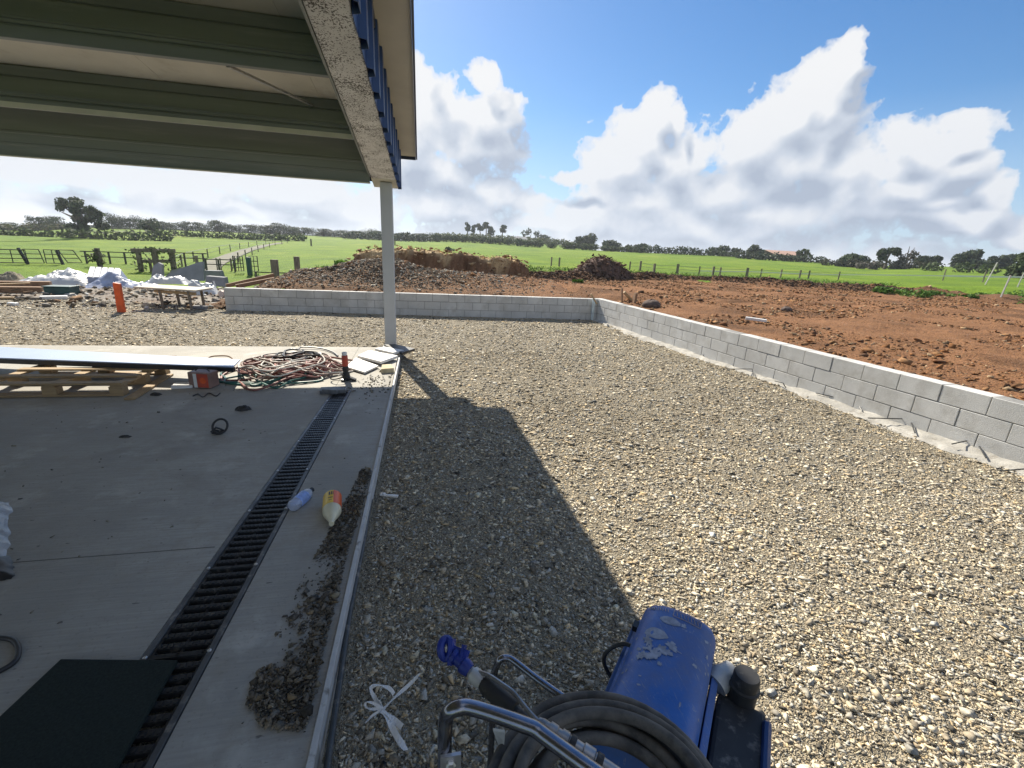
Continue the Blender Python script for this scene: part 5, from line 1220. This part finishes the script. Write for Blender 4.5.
    # hedges: long clipped rows, one thing each
    def hedge(name, label, pts, d, pal, seed, leaf=.34, thick=2.2, n=None):
        path = []; 
        for (px, top, bot) in pts: dd = d(px) if callable(d) else d; p, h = at_row(px, top, dd); path.append((p, max(h+.5, 1.6)))
        c = path[len(path)//2][0]; B = []; 
        for (p, h), (q, h2) in zip(path[:-1], path[1:]):
            L = (q-p).length; k = max(1, int(L/2.0))
            for i in range(k): t = (i+.5)/k; m_ = p.lerp(q, t); hh = (h*(1-t)+h2*t)*random.Random(seed+i*7+int(p.x*3)).uniform(.86, 1.08); B.append((m_.x-c.x, m_.y-c.y, m_.z-c.z+hh*.45, 1.5, thick*.5, hh*.55))
        n = n or len(B)*150; V, Fc, T = foliage(B, n, leaf, pal, seed, .4); V[:, 2] = np.where(V[:, 2] < .02, V[:, 2], V[:, 2])
        o = link(name, fast_mesh(name, V, Fc, M['leaf'], tint=T)); o.location = c; tag(o, label, 'hedge'); return o
    hedge('field_hedge', 'long dark hedge crossing the left pasture below the big tree', [(-10, 238, 0), (60, 238, 0), (100, 237, 0), (170, 237.5, 0)], 96, MD, 101, .28)
    hedge('field_hedge', 'hedge in the middle of the left pasture above the farm track', [(163, 236, 0), (210, 235.5, 0), (260, 236, 0), (306, 235.5, 0)], 118, MD, 102, .28)
    hedge('field_hedge', 'shrub row along the foot of the skyline behind the post', [(343, 232.5, 0), (380, 233, 0), (436, 235.5, 0)], 160, DK, 103)
    hedge('scrub_bank', 'brownish scrub on the hill at the far left below the skyline', [(-10, 226, 0), (25, 226.5, 0), (66, 228, 0)], 165, [(.09, .10, .035), (.12, .11, .05), (.06, .08, .03)], 104, .4, 8)
    hedge('dark_hedge', 'thick dark hedge in front of the tan barn roof', [(735, 252.5, 0), (770, 254.5, 0), (800, 256, 0), (824, 258.5, 0)], 134, DK, 105, .34, 3)
    hedge('dark_hedge', 'dark hedge running left from the barn hedge to the end of the clipped bushes', [(632, 246.5, 0), (660, 247.5, 0), (690, 249, 0), (715, 251, 0), (737, 252.5, 0)], 140, DK, 106, .34, 3)
    hedge('low_hedge', 'low hedge crossing the far right field', [(915, 268.5, 0), (950, 270, 0), (1000, 271.5, 0), (1034, 272.5, 0)], 95, MD, 107, .25)
    hedge('low_hedge', 'long low grey hedge line behind the right field', [(820, 263, 0), (870, 265, 0), (935, 266.5, 0)], 122, [(.08, .08, .045), (.06, .07, .03)], 108, .28)
    hedge('scrub_bank', 'pale green scrub band on the hill just above the clipped bushes', [(436, 234, 0), (480, 235, 0), (520, 237.5, 0), (575, 241.5, 0)], 196, [(.13, .16, .06), (.16, .18, .08), (.10, .13, .05)], 110, .4, 5)
    # clipped bush row: individuals
    proto = [tree('clipped_bush', 'rounded clipped bush in the row along the top of the pasture', 'bush', [(0, 0, 1.7, 2.1, 2.1, 1.75), (.5, .3*k-.3, 2.1, 1.7, 1.7, 1.3), (-.6, .2, 1.9, 1.6, 1.6, 1.4)], 620, .32, MD, 120+k, 1.2, .12, group='clipped bushes along the top of the pasture', stem='stem') for k in range(3)]
    us = [0]*3
    cols = [437, 446, 455, 463, 473, 482, 490, 499, 508, 518, 527, 537, 551, 566, 573, 583, 592, 605, 612, 621, 630, 640]
    for i, px in enumerate(cols):
        d = float(np.interp(px, [437, 550, 690], [158, 147, 141])); top = float(np.interp(px, [437, 500, 560, 600, 690], [233.5, 237.2, 241.5, 244.5, 249.5]))+r.uniform(-.6, .6); p, h = at_row(px, top, d); k = i % 3; o = proto[k]
        if us[k]: o = copy_tree(o)
        us[k] = 1; w = r.uniform(10, 13)*U(px, d)/4.3; o.location = (p.x, p.y, p.z-.05); o.scale = (w, w, max(h, 1)/3.5); o.rotation_euler = (0, 0, r.uniform(0, 6))
    # weeds on the edge of the earth
    wp = None; specs = [(835, 290, 8), (866, 291, 10), (882, 293, 18), (898, 295, 20), (915, 297, 22), (932, 297, 18), (950, 298, 16), (968, 299, 14), (985, 300, 20), (1003, 301, 26), (1020, 301, 30), (578, 283, 7), (1030, 305, 26), (330, 272, 16), (343, 266, 14)]
    def ep(px, row):
        p = P(px, row, .4)
        for _ in range(6): p = P(px, row, float(earth_z(p.x, p.y)))
        return p
    for i, (px, row, w) in enumerate(specs):
        p = ep(px, row) if px > 400 else Q(px, row, 15.6); W = hpx(w, p); 
        V, Fc, T = foliage([(random.Random(i*5+q).uniform(-.4, .4)*W, random.Random(i*9+q).uniform(-.3, .3)*W, W*.12, W*.3, W*.25, W*.22) for q in range(4)], 240, .05+.02*(i % 3), LT, 200+i, .3)
        o = link('weed_clump', fast_mesh('weed_clump', V, Fc, M['leaf'], tint=T)); o.location = p; lab = 'bright green weed clump at the field edge of the red earth'
        if px == 835: lab = 'leftmost small green weed clump of the row edging the red earth'
        if px == 578: lab = 'tiny green weed tuft near the dark soil heap'
        if px in (330, 343): lab = 'pale green weeds growing on the rubble by the timber posts'
        tag(o, lab, 'weeds', 'green weeds along the earth' if px > 400 and px != 578 and px != 835 else ('weeds on the rubble' if px < 400 else None))
    p, h = at_row(448, 246.5, 60); V, Fc, T = foliage([(0, 0, h*.5, .35, .35, h*.5), (.3, 0, h*.3, .5, .4, h*.3)], 260, .12, DK, 230, .2); o = link('shrub', fast_mesh('shrub', V, Fc, M['leaf'], tint=T)); o.location = p; tag(o, 'small dark shrub alone in the pasture above the clay bank', 'shrub')
    # loose grass along the pasture's near edge
    n = 7000; a = RNG.uniform(-.25, .9, n); d = ridge_d(np.sin(a), np.cos(a))+.6+np.abs(RNG.normal(0, 2.2, n)); x = d*np.sin(a); y = d*np.cos(a); z = pasture_z(x, y); h = RNG.uniform(.04, .15, n); t = RNG.uniform(0, 6.28, n); wd = .035
    ok = z > -3; V = np.stack([np.stack([x-wd*np.cos(t), y-wd*np.sin(t), z-.02], 1), np.stack([x+wd*np.cos(t), y+wd*np.sin(t), z-.02], 1), np.stack([x+.1*RNG.normal(size=n), y+.1*RNG.normal(size=n), z+h], 1)], 1)[ok]
    col = np.array([(.10, .20, .025), (.14, .25, .035), (.07, .15, .02), (.2, .26, .07)])[RNG.integers(0, 4, len(V))]
    o = link('tall_grass', fast_mesh('tall_grass', V.reshape(-1, 3), np.arange(3*len(V)).reshape(-1, 3), M['leaf'], tint=np.repeat(col, 3, 0))); tag(o, kind='stuff')
trees()

# ------------------------------------------------------------------ fences, gates, track, barn
def fences():
    def rowpt(px, row, d): p, h = at_row(px, row, d); return p, h
    # paddock fence behind the earth
    L = [(552, 260.5, 27), (560, 259, 27), (631, 264.5, 29), (641.5, 261, 29), (655.6, 265, 29), (679, 264, 30), (701, 268.5, 31), (715, 266.5, 31), (722, 269.5, 31), (749, 267.8, 31), (763, 270, 32), (783, 272, 33), (802, 273, 34), (811, 273.5, 34), (841, 274.4, 36)]
    c = field(690, 30); r = thing('paddock_fence', c, 'post and tape fence along the pasture edge behind the red earth', 'fence')
    tops = []
    for k, (px, top, d) in enumerate(L):
        p, h = rowpt(px, top, d); h = max(h, .5); w = .11 if k in (3, 4, 5, 7, 9) else .07; mb = MB(); mb.box(p+Vector((0, 0, h/2-.05)), (w, w, h+.1), .4*k); mb.build('fence_post', M['woodgrey'], r); tops.append((p, h))
    for f in (.45, .8):
        mb = MB()
        for (p, h), (q, h2) in zip(tops[2:-1], tops[3:]): mb.tube([p+Vector((0, 0, h*f)), q+Vector((0, 0, h2*f))], .008, 4)
        mb.build('wire', M['wire'], r)
    tp = MB(); pts = [at_row(px, row, d) for px, row, d in ((700, 271, 31), (749, 271.6, 31), (802, 273.8, 34), (841, 274.8, 36), (900, 275.2, 40), (960, 276.2, 40))]
    for (p, h), (q, h2) in zip(pts[:-1], pts[1:]):
        a = p+Vector((0, 0, h)); b = q+Vector((0, 0, h2)); tp.bar(a, b, .006, .05)
    tp.build('fence_tape', M['tape'], r)
    # corner enclosure at right
    p0, h0 = rowpt(990, 263, 38); p1, h1 = rowpt(1008.5, 275, 27)
    for (px, top, base_row, d, lean, lab) in ((988, 262, 276, 36, .35, 'thin pale stake leaning in the field by the corner bush'), (1006, 275, 287, 26, .22, 'pale leaning stake near the weeds at the right edge'), (1021, 272.5, 281, 34, .1, 'short pale post at the right edge of the view')):
        p = field(px, d); _, h = at_row(px, top, d); mb = MB(); mb.bar(p-Vector((0, 0, .1)), p+Vector((lean, 0, max(h, .7))), .04, .04, (1, 0, 0)); tag(mb.build('fence_stake', M['stake']), lab, 'stake')
    r = thing('tape_fence', field(980, 40), 'white tape strung low across the far right field', 'fence'); mb = MB(); pts = [at_row(px, row, 42) for px, row in ((945, 275.8), (985, 276.6), (1030, 277.2))]
    for (p, h), (q, h2) in zip(pts[:-1], pts[1:]): mb.bar(p+Vector((0, 0, max(h, .3))), q+Vector((0, 0, max(h2, .3))), .008, .09)
    mb.build('fence_tape', M['tape'], r)
    for p, h in pts: ps = MB(); ps.box(p+Vector((0, 0, .35)), (.05, .05, .8)); ps.build('fence_post', M['woodgrey'], r)
    # stock yard pipes at left
    def gate(px0, px1, top, bot, d, label, nv=1, nh=3, m='gate', lean=0.):
        p, ht = at_row(px0, top, d); q, ht2 = at_row(px1, top+.0496*(px1-px0)*.6, d); _, hb = at_row(px0, bot, d); hb = min(hb, ht-.4)
        r = thing('metal_gate', (p+q)/2, label, 'gate'); fr = MB(); hb = max(hb, .06)
        A = p+Vector((0, 0, hb)); B = q+Vector((0, 0, hb)); C_ = q+Vector((lean, 0, ht2)); D2 = p+Vector((lean, 0, ht)); fr.tube([A, B, C_, D2], .03, 6, closed=True); fr.build('gate_frame', M[m], r)
        b = MB()
        for i in range(1, nh): t = i/nh; b.tube([A.lerp(D2, t), B.lerp(C_, t)], .02, 5)
        for i in range(1, nv+1): t = i/(nv+1); b.tube([A.lerp(B, t), D2.lerp(C_, t)], .02, 5)
        b.build('gate_bars', M[m], r)
    gate(-12, 19, 249, 263, 33, 'leftmost steel gate of the stock yard', 1, 3); gate(20, 36, 249, 265, 33, 'open steel gate frame left of the white sheet', 0, 3, lean=-.12); gate(38, 54, 249.5, 264, 33, 'steel gate above the large white sheet', 1, 3); gate(60, 75, 250, 264, 34, 'leaning steel gate left of the overgrown post', 0, 3, lean=-.3)
    gate(232, 240, 256, 271, 28, 'mesh gate left of the dark post on the track side', 2, 4); gate(247, 255, 256, 271, 28, 'narrow gate right of the dark post', 1, 3); gate(213, 217, 258, 272, 28, 'tiny gate panel at the start of the farm track', 0, 2)
    def fpost(px, top, d, w, label, m='woodgrey', lean=0, name='timber_post'):
        p, h = at_row(px, top, d); mb = MB(); mb.bar(p-Vector((0, 0, .2)), p+Vector((lean, 0, h)), w, w, (1, 0, 0)); tag(mb.build(name, M[m], bevel=.01), label, 'post')
    fpost(20, 248, 33, .1, 'thick dark post at the hinge of the open gate', 'iron', -.3); fpost(56, 250.5, 33, .1, 'dark leaning post right of the third steel gate', 'iron', -.2)
    fpost(246, 257, 27, .2, 'dark green post between the two small gates', 'greenbin'); fpost(272, 259.5, 21, .24, 'stout grey timber post at the end of the planks'); fpost(295, 256.5, 22, .2, 'dark timber post at the top of the weedy rubble'); fpost(145-.2, 258, 30, .1, 'thin stake behind the overgrown timber frame'); fpost(193, 255.5, 30, .12, 'short dark post on the rail line before the track')
    fpost(345, 259.5, 22, .1, 'small dark post beside the left end of the clay bank')
    def rails(px0, px1, rows, d, label, posts):
        a, _ = at_row(px0, 250, d); b, _ = at_row(px1, 250, d); r = thing('rail_fence', (a+b)/2, label, 'fence')
        for row in rows:
            _, h = at_row(px0, row, d); _, h2 = at_row(px1, row+.03*(px1-px0), d); mb = MB(); mb.tube([a+Vector((0, 0, h)), b+Vector((0, 0, h2))], .025, 5); mb.build('rail', M['gate'], r)
        for px in posts: p, h = at_row(px, rows[0]+.03*(px-px0), d); mb = MB(); mb.box(p+Vector((0, 0, h/2)), (.07, .07, h+.05)); mb.build('fence_post', M['gate'], r)
    rails(75, 135, (251, 256), 34, 'thin pipe rail fence between the overgrown post and timber frame', (80, 104, 120)); rails(168, 204, (252.5, 257.5), 31, 'pipe rail fence right of the overgrown timber frame', (170, 181, 200)); rails(200, 233, (259, 264), 29, 'lower pipe rail fence reaching the mesh gate', (202, 215, 231)); rails(250, 300, (272, 276), 24, 'low dark rail behind the stout timber post', (252, 285))
    # overgrown timber frame
    d = 30; p, _ = at_row(151, 260, d); r = thing('loading_frame', p, 'dark overgrown timber loading frame standing behind the yard', 'timber frame'); hs = []
    for px, bw in ((134.5, .17), (151, .2), (168.5, .2)): q, h = at_row(px, 250.5, d); hs.append((q, h)); mb = MB(); mb.bar(q-Vector((0, 0, .1)), q+Vector((0, 0, h-.05)), bw, bw, (1, 0, 0)); mb.build('leg', M['woodgrey'], r)
    (a, ha), (b, hb), (c2, hc) = hs; mb = MB(); mb.bar(a+Vector((-.3, 0, ha)), c2+Vector((.2, 0, hc)), .24, .18); mb.build('top_beam', M['woodgrey'], r); mb = MB(); mb.bar(a+Vector((0, 0, ha*.5)), c2+Vector((0, 0, hc*.5)), .1, .16); mb.build('mid_rail', M['woodgrey'], r)
    V, Fc, T = foliage([((q-p).x, (q-p).y, h*.45, .35, .35, h*.5) for q, h in hs]+[((a-p).x*.5, 0, ha, .9, .3, .15), ((c2-p).x*.5, 0, hc, .9, .3, .15)], 330, .07, MD, 140, .6); link('creeper', fast_mesh('creeper', V, Fc, M['leaf'], tint=T), r)
    # overgrown post
    p, h = at_row(93, 248, 32); V, Fc, T = foliage([(0, 0, h*.5, .25, .25, h*.5), (-.3, 0, h*.45, .25, .2, h*.25)], 200, .08, MD+GR, 141, .2)
    r = thing('overgrown_post', p, 'overgrown post with straggling creeper between the gates', 'post'); mb = MB(); mb.box(Vector((p.x, p.y, p.z+h/2)), (.16, .16, h)); mb.build('post', M['woodgrey'], r); link('creeper', fast_mesh('creeper', V, Fc, M['leaf'], tint=T), r)
    # farm track and its fences
    path = [(199, 266, 30), (210, 260.5, 36), (228, 254, 46), (243, 249.5, 58), (256, 246.5, 72), (268, 244.2, 88), (280, 243, 104)]
    c = [field(px, d) for px, row, d in path]; c = smoothpts(c, 5); mb = MB(); vs = []
    for i, v in enumerate(c):
        t = (c[min(i+1, len(c)-1)]-c[max(i-1, 0)]).normalized(); s = Vector((t.y, -t.x, 0))
        for o in (-.7, -.25, .25, .7): q = v+s*o; vs.append((q.x, q.y, float(pasture_z(q.x, q.y))+.05))
    mb.add(vs, [(4*i+j, 4*i+j+1, 4*i+j+5, 4*i+j+4) for i in range(len(c)-1) for j in range(3)]); tag(mb.build('farm_track', M['track'], origin=tuple(c[0])), kind='structure')
    for sgn, lab in ((-1, 'post and wire fence along the left side of the farm track'), (1, 'post and wire fence along the right side of the farm track')):
        r = thing('track_fence', c[len(c)//2], lab, 'fence'); pp = []
        for i in range(0, len(c), 3):
            t = (c[min(i+1, len(c)-1)]-c[max(i-1, 0)]).normalized(); s = Vector((t.y, -t.x, 0)); q = c[i]+s*sgn*1.3; q.z = float(pasture_z(q.x, q.y)); mb = MB(); mb.box(q+Vector((0, 0, .30)), (.07, .07, .72)); mb.build('fence_post', M['woodgrey'], r); pp.append(q)
        for f in (.35, .7):
            mb = MB()
            for a, b in zip(pp[:-1], pp[1:]): mb.tube([a+Vector((0, 0, f)), b+Vector((0, 0, f))], .012, 4)
            mb.build('wire', M['wire'], r)
    # stray field posts
    for k, (px, row, d, lab) in enumerate(((311, 241, 80, 'lone thin post far out in the middle pasture'), (395, 240.5, 90, 'lone dark stump in the pasture just right of the canopy post'))):
        p = field(px, d); mb = MB(); mb.box(p+Vector((0, 0, .5)), (.2, .2, 1.1)); tag(mb.build('field_post', M['woodgrey']), lab, 'post')
    # barn roof on the right skyline
    p = field(778, 175); u = U(778, 175); _, zt = at_row(778, 250.5, 175); _, ze = at_row(778, 255, 175); ze = max(ze, .5)
    r = thing('farm_barn', p, 'long low barn with tan roof behind the dark hedge', 'barn'); w = 17*u; dp = 5.
    wl = MB(); wl.box(p+Vector((0, 0, ze/2-.5)), (2*w, 2*dp, ze+1)); wl.build('wall', M['barnwall'], r)
    rf = MB(); e = ze; a = [(-w-.3, -dp-.4, e), (w+.3, -dp-.4, e), (w+.3, 0, zt), (-w-.3, 0, zt), (-w-.3, dp+.4, e), (w+.3, dp+.4, e)]; a = [Vector(q)+p for q in a]
    rf.add(a+[q+Vector((0, 0, -.12)) for q in a], [(0, 1, 2, 3), (3, 2, 5, 4), (9, 8, 7, 6), (10, 11, 8, 9), (0, 6, 7, 1), (5, 11, 10, 4), (1, 7, 8, 2), (2, 8, 11, 5), (3, 9, 6, 0), (4, 10, 9, 3)]); rf.build('roof', M['barnroof'], r)
    p = field(520, 185); r = thing('farm_cottage', p, 'tiny pale cottage half hidden behind the clipped bushes', 'house'); u = 185/F; _, h = at_row(520, 241.5, 185); h = max(h, 2.5)
    wl = MB(); wl.box(p+Vector((0, 0, h*.3)), (10*u, 5, h*.62)); wl.build('wall', M['paper'], r)
    rf = MB(); a = [Vector(q)+p for q in ((-5.4*u, -2.9, h*.61), (5.4*u, -2.9, h*.61), (5.4*u, 0, h), (-5.4*u, 0, h), (-5.4*u, 2.9, h*.61), (5.4*u, 2.9, h*.61))]; rf.add(a, [(0, 1, 2, 3), (3, 2, 5, 4), (0, 3, 4), (1, 5, 2), (0, 4, 5, 1)]); rf.build('roof', M['slabgrey'], r)
    wn = MB(); wn.box(p+Vector((-2*u, -2.51, h*.36)), (2*u, .04, h*.2)); wn.box(p+Vector((2*u, -2.51, h*.36)), (2*u, .04, h*.2)); wn.build('window', M['window'], r)
fences()

def haze():
    mb = MB(); mb.box((0, 0, -15), (8400, 8400, 110)); m = bpy.data.materials.new('thin_air'); m.use_nodes = True; nt = m.node_tree
    for n in list(nt.nodes):
        if n.type != 'OUTPUT_MATERIAL': nt.nodes.remove(n)
    v = nt.nodes.new('ShaderNodeVolumePrincipled'); v.inputs['Color'].default_value = (.86, .92, 1, 1); v.inputs['Density'].default_value = HAZE; v.inputs['Anisotropy'].default_value = .3
    nt.links.new(v.outputs[0], nt.nodes['Material Output'].inputs['Volume']); tag(mb.build('haze', m), kind='stuff')
HAZE = .00042
haze()

# ------------------------------------------------------------------ sky, sun, camera
SUN_AZ, SUN_EL = math.atan2(-.26, .966), R_(40)
SUN_V = Vector((math.sin(SUN_AZ)*math.cos(SUN_EL), math.cos(SUN_AZ)*math.cos(SUN_EL), math.sin(SUN_EL)))
def azel(px, py):
    d = ray(px, py); d = d/np.linalg.norm(d); return math.atan2(d[0], d[1]), math.asin(d[2])
CLOUDS = [  # pixel centre, radii of each puff
    (848, 48, 17, 16), (836, 70, 24, 24), (812, 92, 30, 26), (786, 116, 36, 32), (828, 116, 34, 34), (748, 140, 46, 36), (700, 152, 38, 32), (655, 112, 24, 22), (682, 118, 10, 18), (640, 138, 30, 28), (620, 164, 36, 26), (664, 160, 40, 34),
    (790, 160, 64, 40), (720, 188, 80, 34), (845, 165, 40, 34), (640, 196, 60, 26), (580, 212, 44, 12), (655, 220, 80, 20), (770, 214, 80, 20),
    (905, 132, 34, 20), (935, 150, 46, 24), (890, 165, 44, 22), (960, 170, 40, 14), (1000, 195, 30, 24), (985, 215, 50, 18), (930, 205, 40, 12), (1015, 235, 50, 12),
    (955, 120, 20, 12), (905, 190, 60, 26), (860, 196, 50, 30), (960, 225, 80, 16), (700, 226, 110, 22),
    (422, 76, 14, 24), (440, 106, 32, 32), (490, 82, 16, 16), (506, 108, 18, 20), (470, 112, 30, 24), (468, 142, 46, 34), (440, 172, 54, 30), (492, 190, 26, 20), (404, 150, 34, 46), (440, 205, 60, 16), (540, 222, 40, 10), (575, 178, 34, 7),
    (50, 172, 70, 15), (165, 180, 74, 13), (290, 192, 80, 22), (110, 204, 90, 8), (20, 206, 40, 8), (230, 212, 90, 9), (350, 212, 60, 18)]
def cloud_group():
    g = bpy.data.node_groups.new('CloudDensity', 'ShaderNodeTree')
    g.interface.new_socket('Dir', in_out='INPUT', socket_type='NodeSocketVector'); g.interface.new_socket('D', in_out='OUTPUT', socket_type='NodeSocketFloat'); g.interface.new_socket('D0', in_out='OUTPUT', socket_type='NodeSocketFloat')
    gi = g.nodes.new('NodeGroupInput'); go = g.nodes.new('NodeGroupOutput'); L = g.links.new
    sp = g.nodes.new('ShaderNodeSeparateXYZ'); L(gi.outputs[0], sp.inputs[0])
    az = math_(g, 'ARCTAN2', sp.outputs[0], sp.outputs[1]); el = math_(g, 'ARCSINE', sp.outputs[2])
    cb = g.nodes.new('ShaderNodeCombineXYZ'); L(az, cb.inputs[0]); L(el, cb.inputs[1])
    # soft warp of the puffs
    wn = N(g, 'ShaderNodeTexNoise'); wn.inputs['Scale'].default_value = 9; wn.inputs['Detail'].default_value = 3; L(gi.outputs[0], wn.inputs['Vector'])
    wv = N(g, 'ShaderNodeVectorMath', operation='MULTIPLY_ADD'); L(wn.outputs['Color'], wv.inputs[0]); wv.inputs[1].default_value = (.09, .07, 0); wv.inputs[2].default_value = (-.045, -.035, 0)
    ad = N(g, 'ShaderNodeVectorMath', operation='ADD'); L(cb.outputs[0], ad.inputs[0]); L(wv.outputs[0], ad.inputs[1])
    cur = None
    for (px, py, rx, ry) in CLOUDS:
        a, e = azel(px, py); ra = abs(azel(px+rx, py)[0]-azel(px-rx, py)[0])/2; re = abs(azel(px, py+ry)[1]-azel(px, py-ry)[1])/2
        m = N(g, 'ShaderNodeVectorMath', operation='MULTIPLY_ADD'); L(ad.outputs[0], m.inputs[0]); m.inputs[1].default_value = (1/ra, 1/re, 0); m.inputs[2].default_value = (-a/ra, -e/re, 0)
        l = N(g, 'ShaderNodeVectorMath', operation='LENGTH'); L(m.outputs[0], l.inputs[0])
        if cur is None: cur = l.outputs['Value']
        else:
            mm = N(g, 'ShaderNodeMath', operation='SMOOTH_MIN'); L(cur, mm.inputs[0]); L(l.outputs['Value'], mm.inputs[1]); mm.inputs[2].default_value = .35; cur = mm.outputs[0]
    d0 = math_(g, 'SUBTRACT', 1.0, cur); d0 = math_(g, 'MAXIMUM', d0, -1.2)
    # broken cloud outside the view, cover set to add neutral ambient light
    n0 = noise(g, gi.outputs[0], 3.2, 3, .5)
    side = ramp(g, math_(g, 'MULTIPLY_ADD', az, .5/math.pi, .5), [(.0, 1), (.27, 1), (.36, 0), (.64, 0), (.74, 1)])
    bg = math_(g, 'MULTIPLY', math_(g, 'SUBTRACT', n0, .53), 5.); bg = math_(g, 'ADD', bg, math_(g, 'MULTIPLY', math_(g, 'SUBTRACT', 1.0, side), -3.))
    d0 = math_(g, 'MAXIMUM', d0, bg)
    # low bank along the horizon, carried on out of view for ambient light
    low = math_(g, 'MULTIPLY', math_(g, 'SUBTRACT', .085, el), 7.0); low = math_(g, 'ADD', math_(g, 'MINIMUM', low, .55), math_(g, 'MULTIPLY', math_(g, 'SUBTRACT', noise(g, gi.outputs[0], 7, 3, .5), .56), 3.2))
    d0 = math_(g, 'MAXIMUM', d0, low)
    nA = noise(g, gi.outputs[0], 8, 4, .55)
    D = math_(g, 'ADD', d0, math_(g, 'MULTIPLY', math_(g, 'SUBTRACT', nA, .5), 1.7))
    for sc, am, dt in ((14, 1.2, 0), (31, 1.0, 0), (68, .85, 2)):                 # cauliflower lobes, three sizes
        nb = noise(g, gi.outputs[0], sc, dt, .5)
        D = math_(g, 'ADD', D, math_(g, 'MULTIPLY', math_(g, 'SUBTRACT', .12, math_(g, 'ABSOLUTE', math_(g, 'SUBTRACT', nb, .5))), am))
    D = math_(g, 'ADD', D, .20); L(D, go.inputs[0]); L(d0, go.inputs[1]); return g
def world():
    w = bpy.data.worlds.new('World'); S.world = w; w.use_nodes = True; nt = w.node_tree; L = nt.links.new
    bg = nt.nodes['Background']; bg.inputs['Strength'].default_value = .051
    sky = N(nt, 'ShaderNodeTexSky'); sky.sky_type = 'NISHITA'; sky.sun_disc = False; sky.sun_elevation = SUN_EL; sky.sun_rotation = SUN_AZ
    sky.altitude = 50; sky.air_density = 1.0; sky.dust_density = .4; sky.ozone_density = 2.2
    tc = N(nt, 'ShaderNodeTexCoord'); nrm = N(nt, 'ShaderNodeVectorMath', operation='NORMALIZE'); L(tc.outputs['Generated'], nrm.inputs[0])
    g = cloud_group()
    def dens(shift):
        n = nt.nodes.new('ShaderNodeGroup'); n.node_tree = g
        if shift is None: L(nrm.outputs[0], n.inputs[0])
        else:
            a = N(nt, 'ShaderNodeVectorMath', operation='ADD'); a.inputs[1].default_value = shift; L(nrm.outputs[0], a.inputs[0])
            b = N(nt, 'ShaderNodeVectorMath', operation='NORMALIZE'); L(a.outputs[0], b.inputs[0]); L(b.outputs[0], n.inputs[0])
        return n.outputs
    o1 = dens(None); o2 = dens((-.034, 0, .046)); d, d2 = o1[0], o2[0]
    mask = ramp(nt, d, [(.0, 0), (.11, .58), (.36, 1)])
    # the sunward side of each swelling is bright, the far side and the thick base grey
    form = math_(nt, 'SUBTRACT', o1[1], o2[1]); fine = math_(nt, 'SUBTRACT', d, d2)
    form = math_(nt, 'MAXIMUM', math_(nt, 'MINIMUM', form, .7), -.7); fine = math_(nt, 'MAXIMUM', math_(nt, 'MINIMUM', fine, .8), -.8)
    lit = math_(nt, 'ADD', math_(nt, 'MULTIPLY', form, .72), math_(nt, 'MULTIPLY', fine, .30))
    lit = math_(nt, 'ADD', lit, math_(nt, 'SUBTRACT', .66, math_(nt, 'MULTIPLY', math_(nt, 'MINIMUM', math_(nt, 'MAXIMUM', d, 0), 1.6), .22)))
    cc = ramp(nt, lit, [(.12, (4.9, 5.6, 6.8)), (.48, (6.9, 7.5, 8.5)), (.85, (9.7, 9.8, 10.0))])
    hs = N(nt, 'ShaderNodeHueSaturation'); hs.inputs['Saturation'].default_value = 1.3; hs.inputs['Value'].default_value = 1.35; L(sky.outputs[0], hs.inputs['Color'])
    sk = mixc(nt, 1.0, hs.outputs[0], (SKY_R, SKY_G, SKY_B), 'MULTIPLY')
    sz = N(nt, 'ShaderNodeSeparateXYZ'); L(nrm.outputs[0], sz.inputs[0])
    sk = mixc(nt, ramp(nt, sz.outputs[2], [(.0, .8), (.26, 0)]), sk, (5.2, 7.0, 9.6))
    cc = mixc(nt, 1.0, cc, ramp(nt, sz.outputs[2], [(.0, (.84, .88, .94)), (.30, (1, 1, 1))]), 'MULTIPLY')
    c = mixc(nt, mask, sk, cc)
    L(c, bg.inputs['Color']); w.cycles.sampling_method = 'MANUAL'; w.cycles.sample_map_resolution = 256
SKY_R, SKY_G, SKY_B = .94, 1.0, 1.06
world()
def sun_cam():
    l = bpy.data.lights.new('sun', 'SUN'); l.energy = 5.0; l.angle = R_(.53); l.color = (1, .92, .78)
    o = bpy.data.objects.new('sun', l); COL.objects.link(o); o.rotation_euler = SUN_V.to_track_quat('Z', 'Y').to_euler(); o.location = SUN_V*60
    cd = bpy.data.cameras.new('camera'); cd.sensor_fit = 'HORIZONTAL'; cd.sensor_width = 36; cd.lens = 36*F/1024; cd.clip_start = .02; cd.clip_end = 9000
    c = bpy.data.objects.new('camera', cd); COL.objects.link(c)
    m = Matrix([[RM[i, 0], -RM[i, 1], -RM[i, 2]] for i in range(3)]).to_4x4(); m.translation = (0, 0, H); c.matrix_world = m; S.camera = c
    S.view_settings.view_transform = 'Standard'; S.view_settings.look = 'None'; S.view_settings.gamma = 1; S.view_settings.exposure = 0.86
    S.view_settings.use_curve_mapping = False
sun_cam()
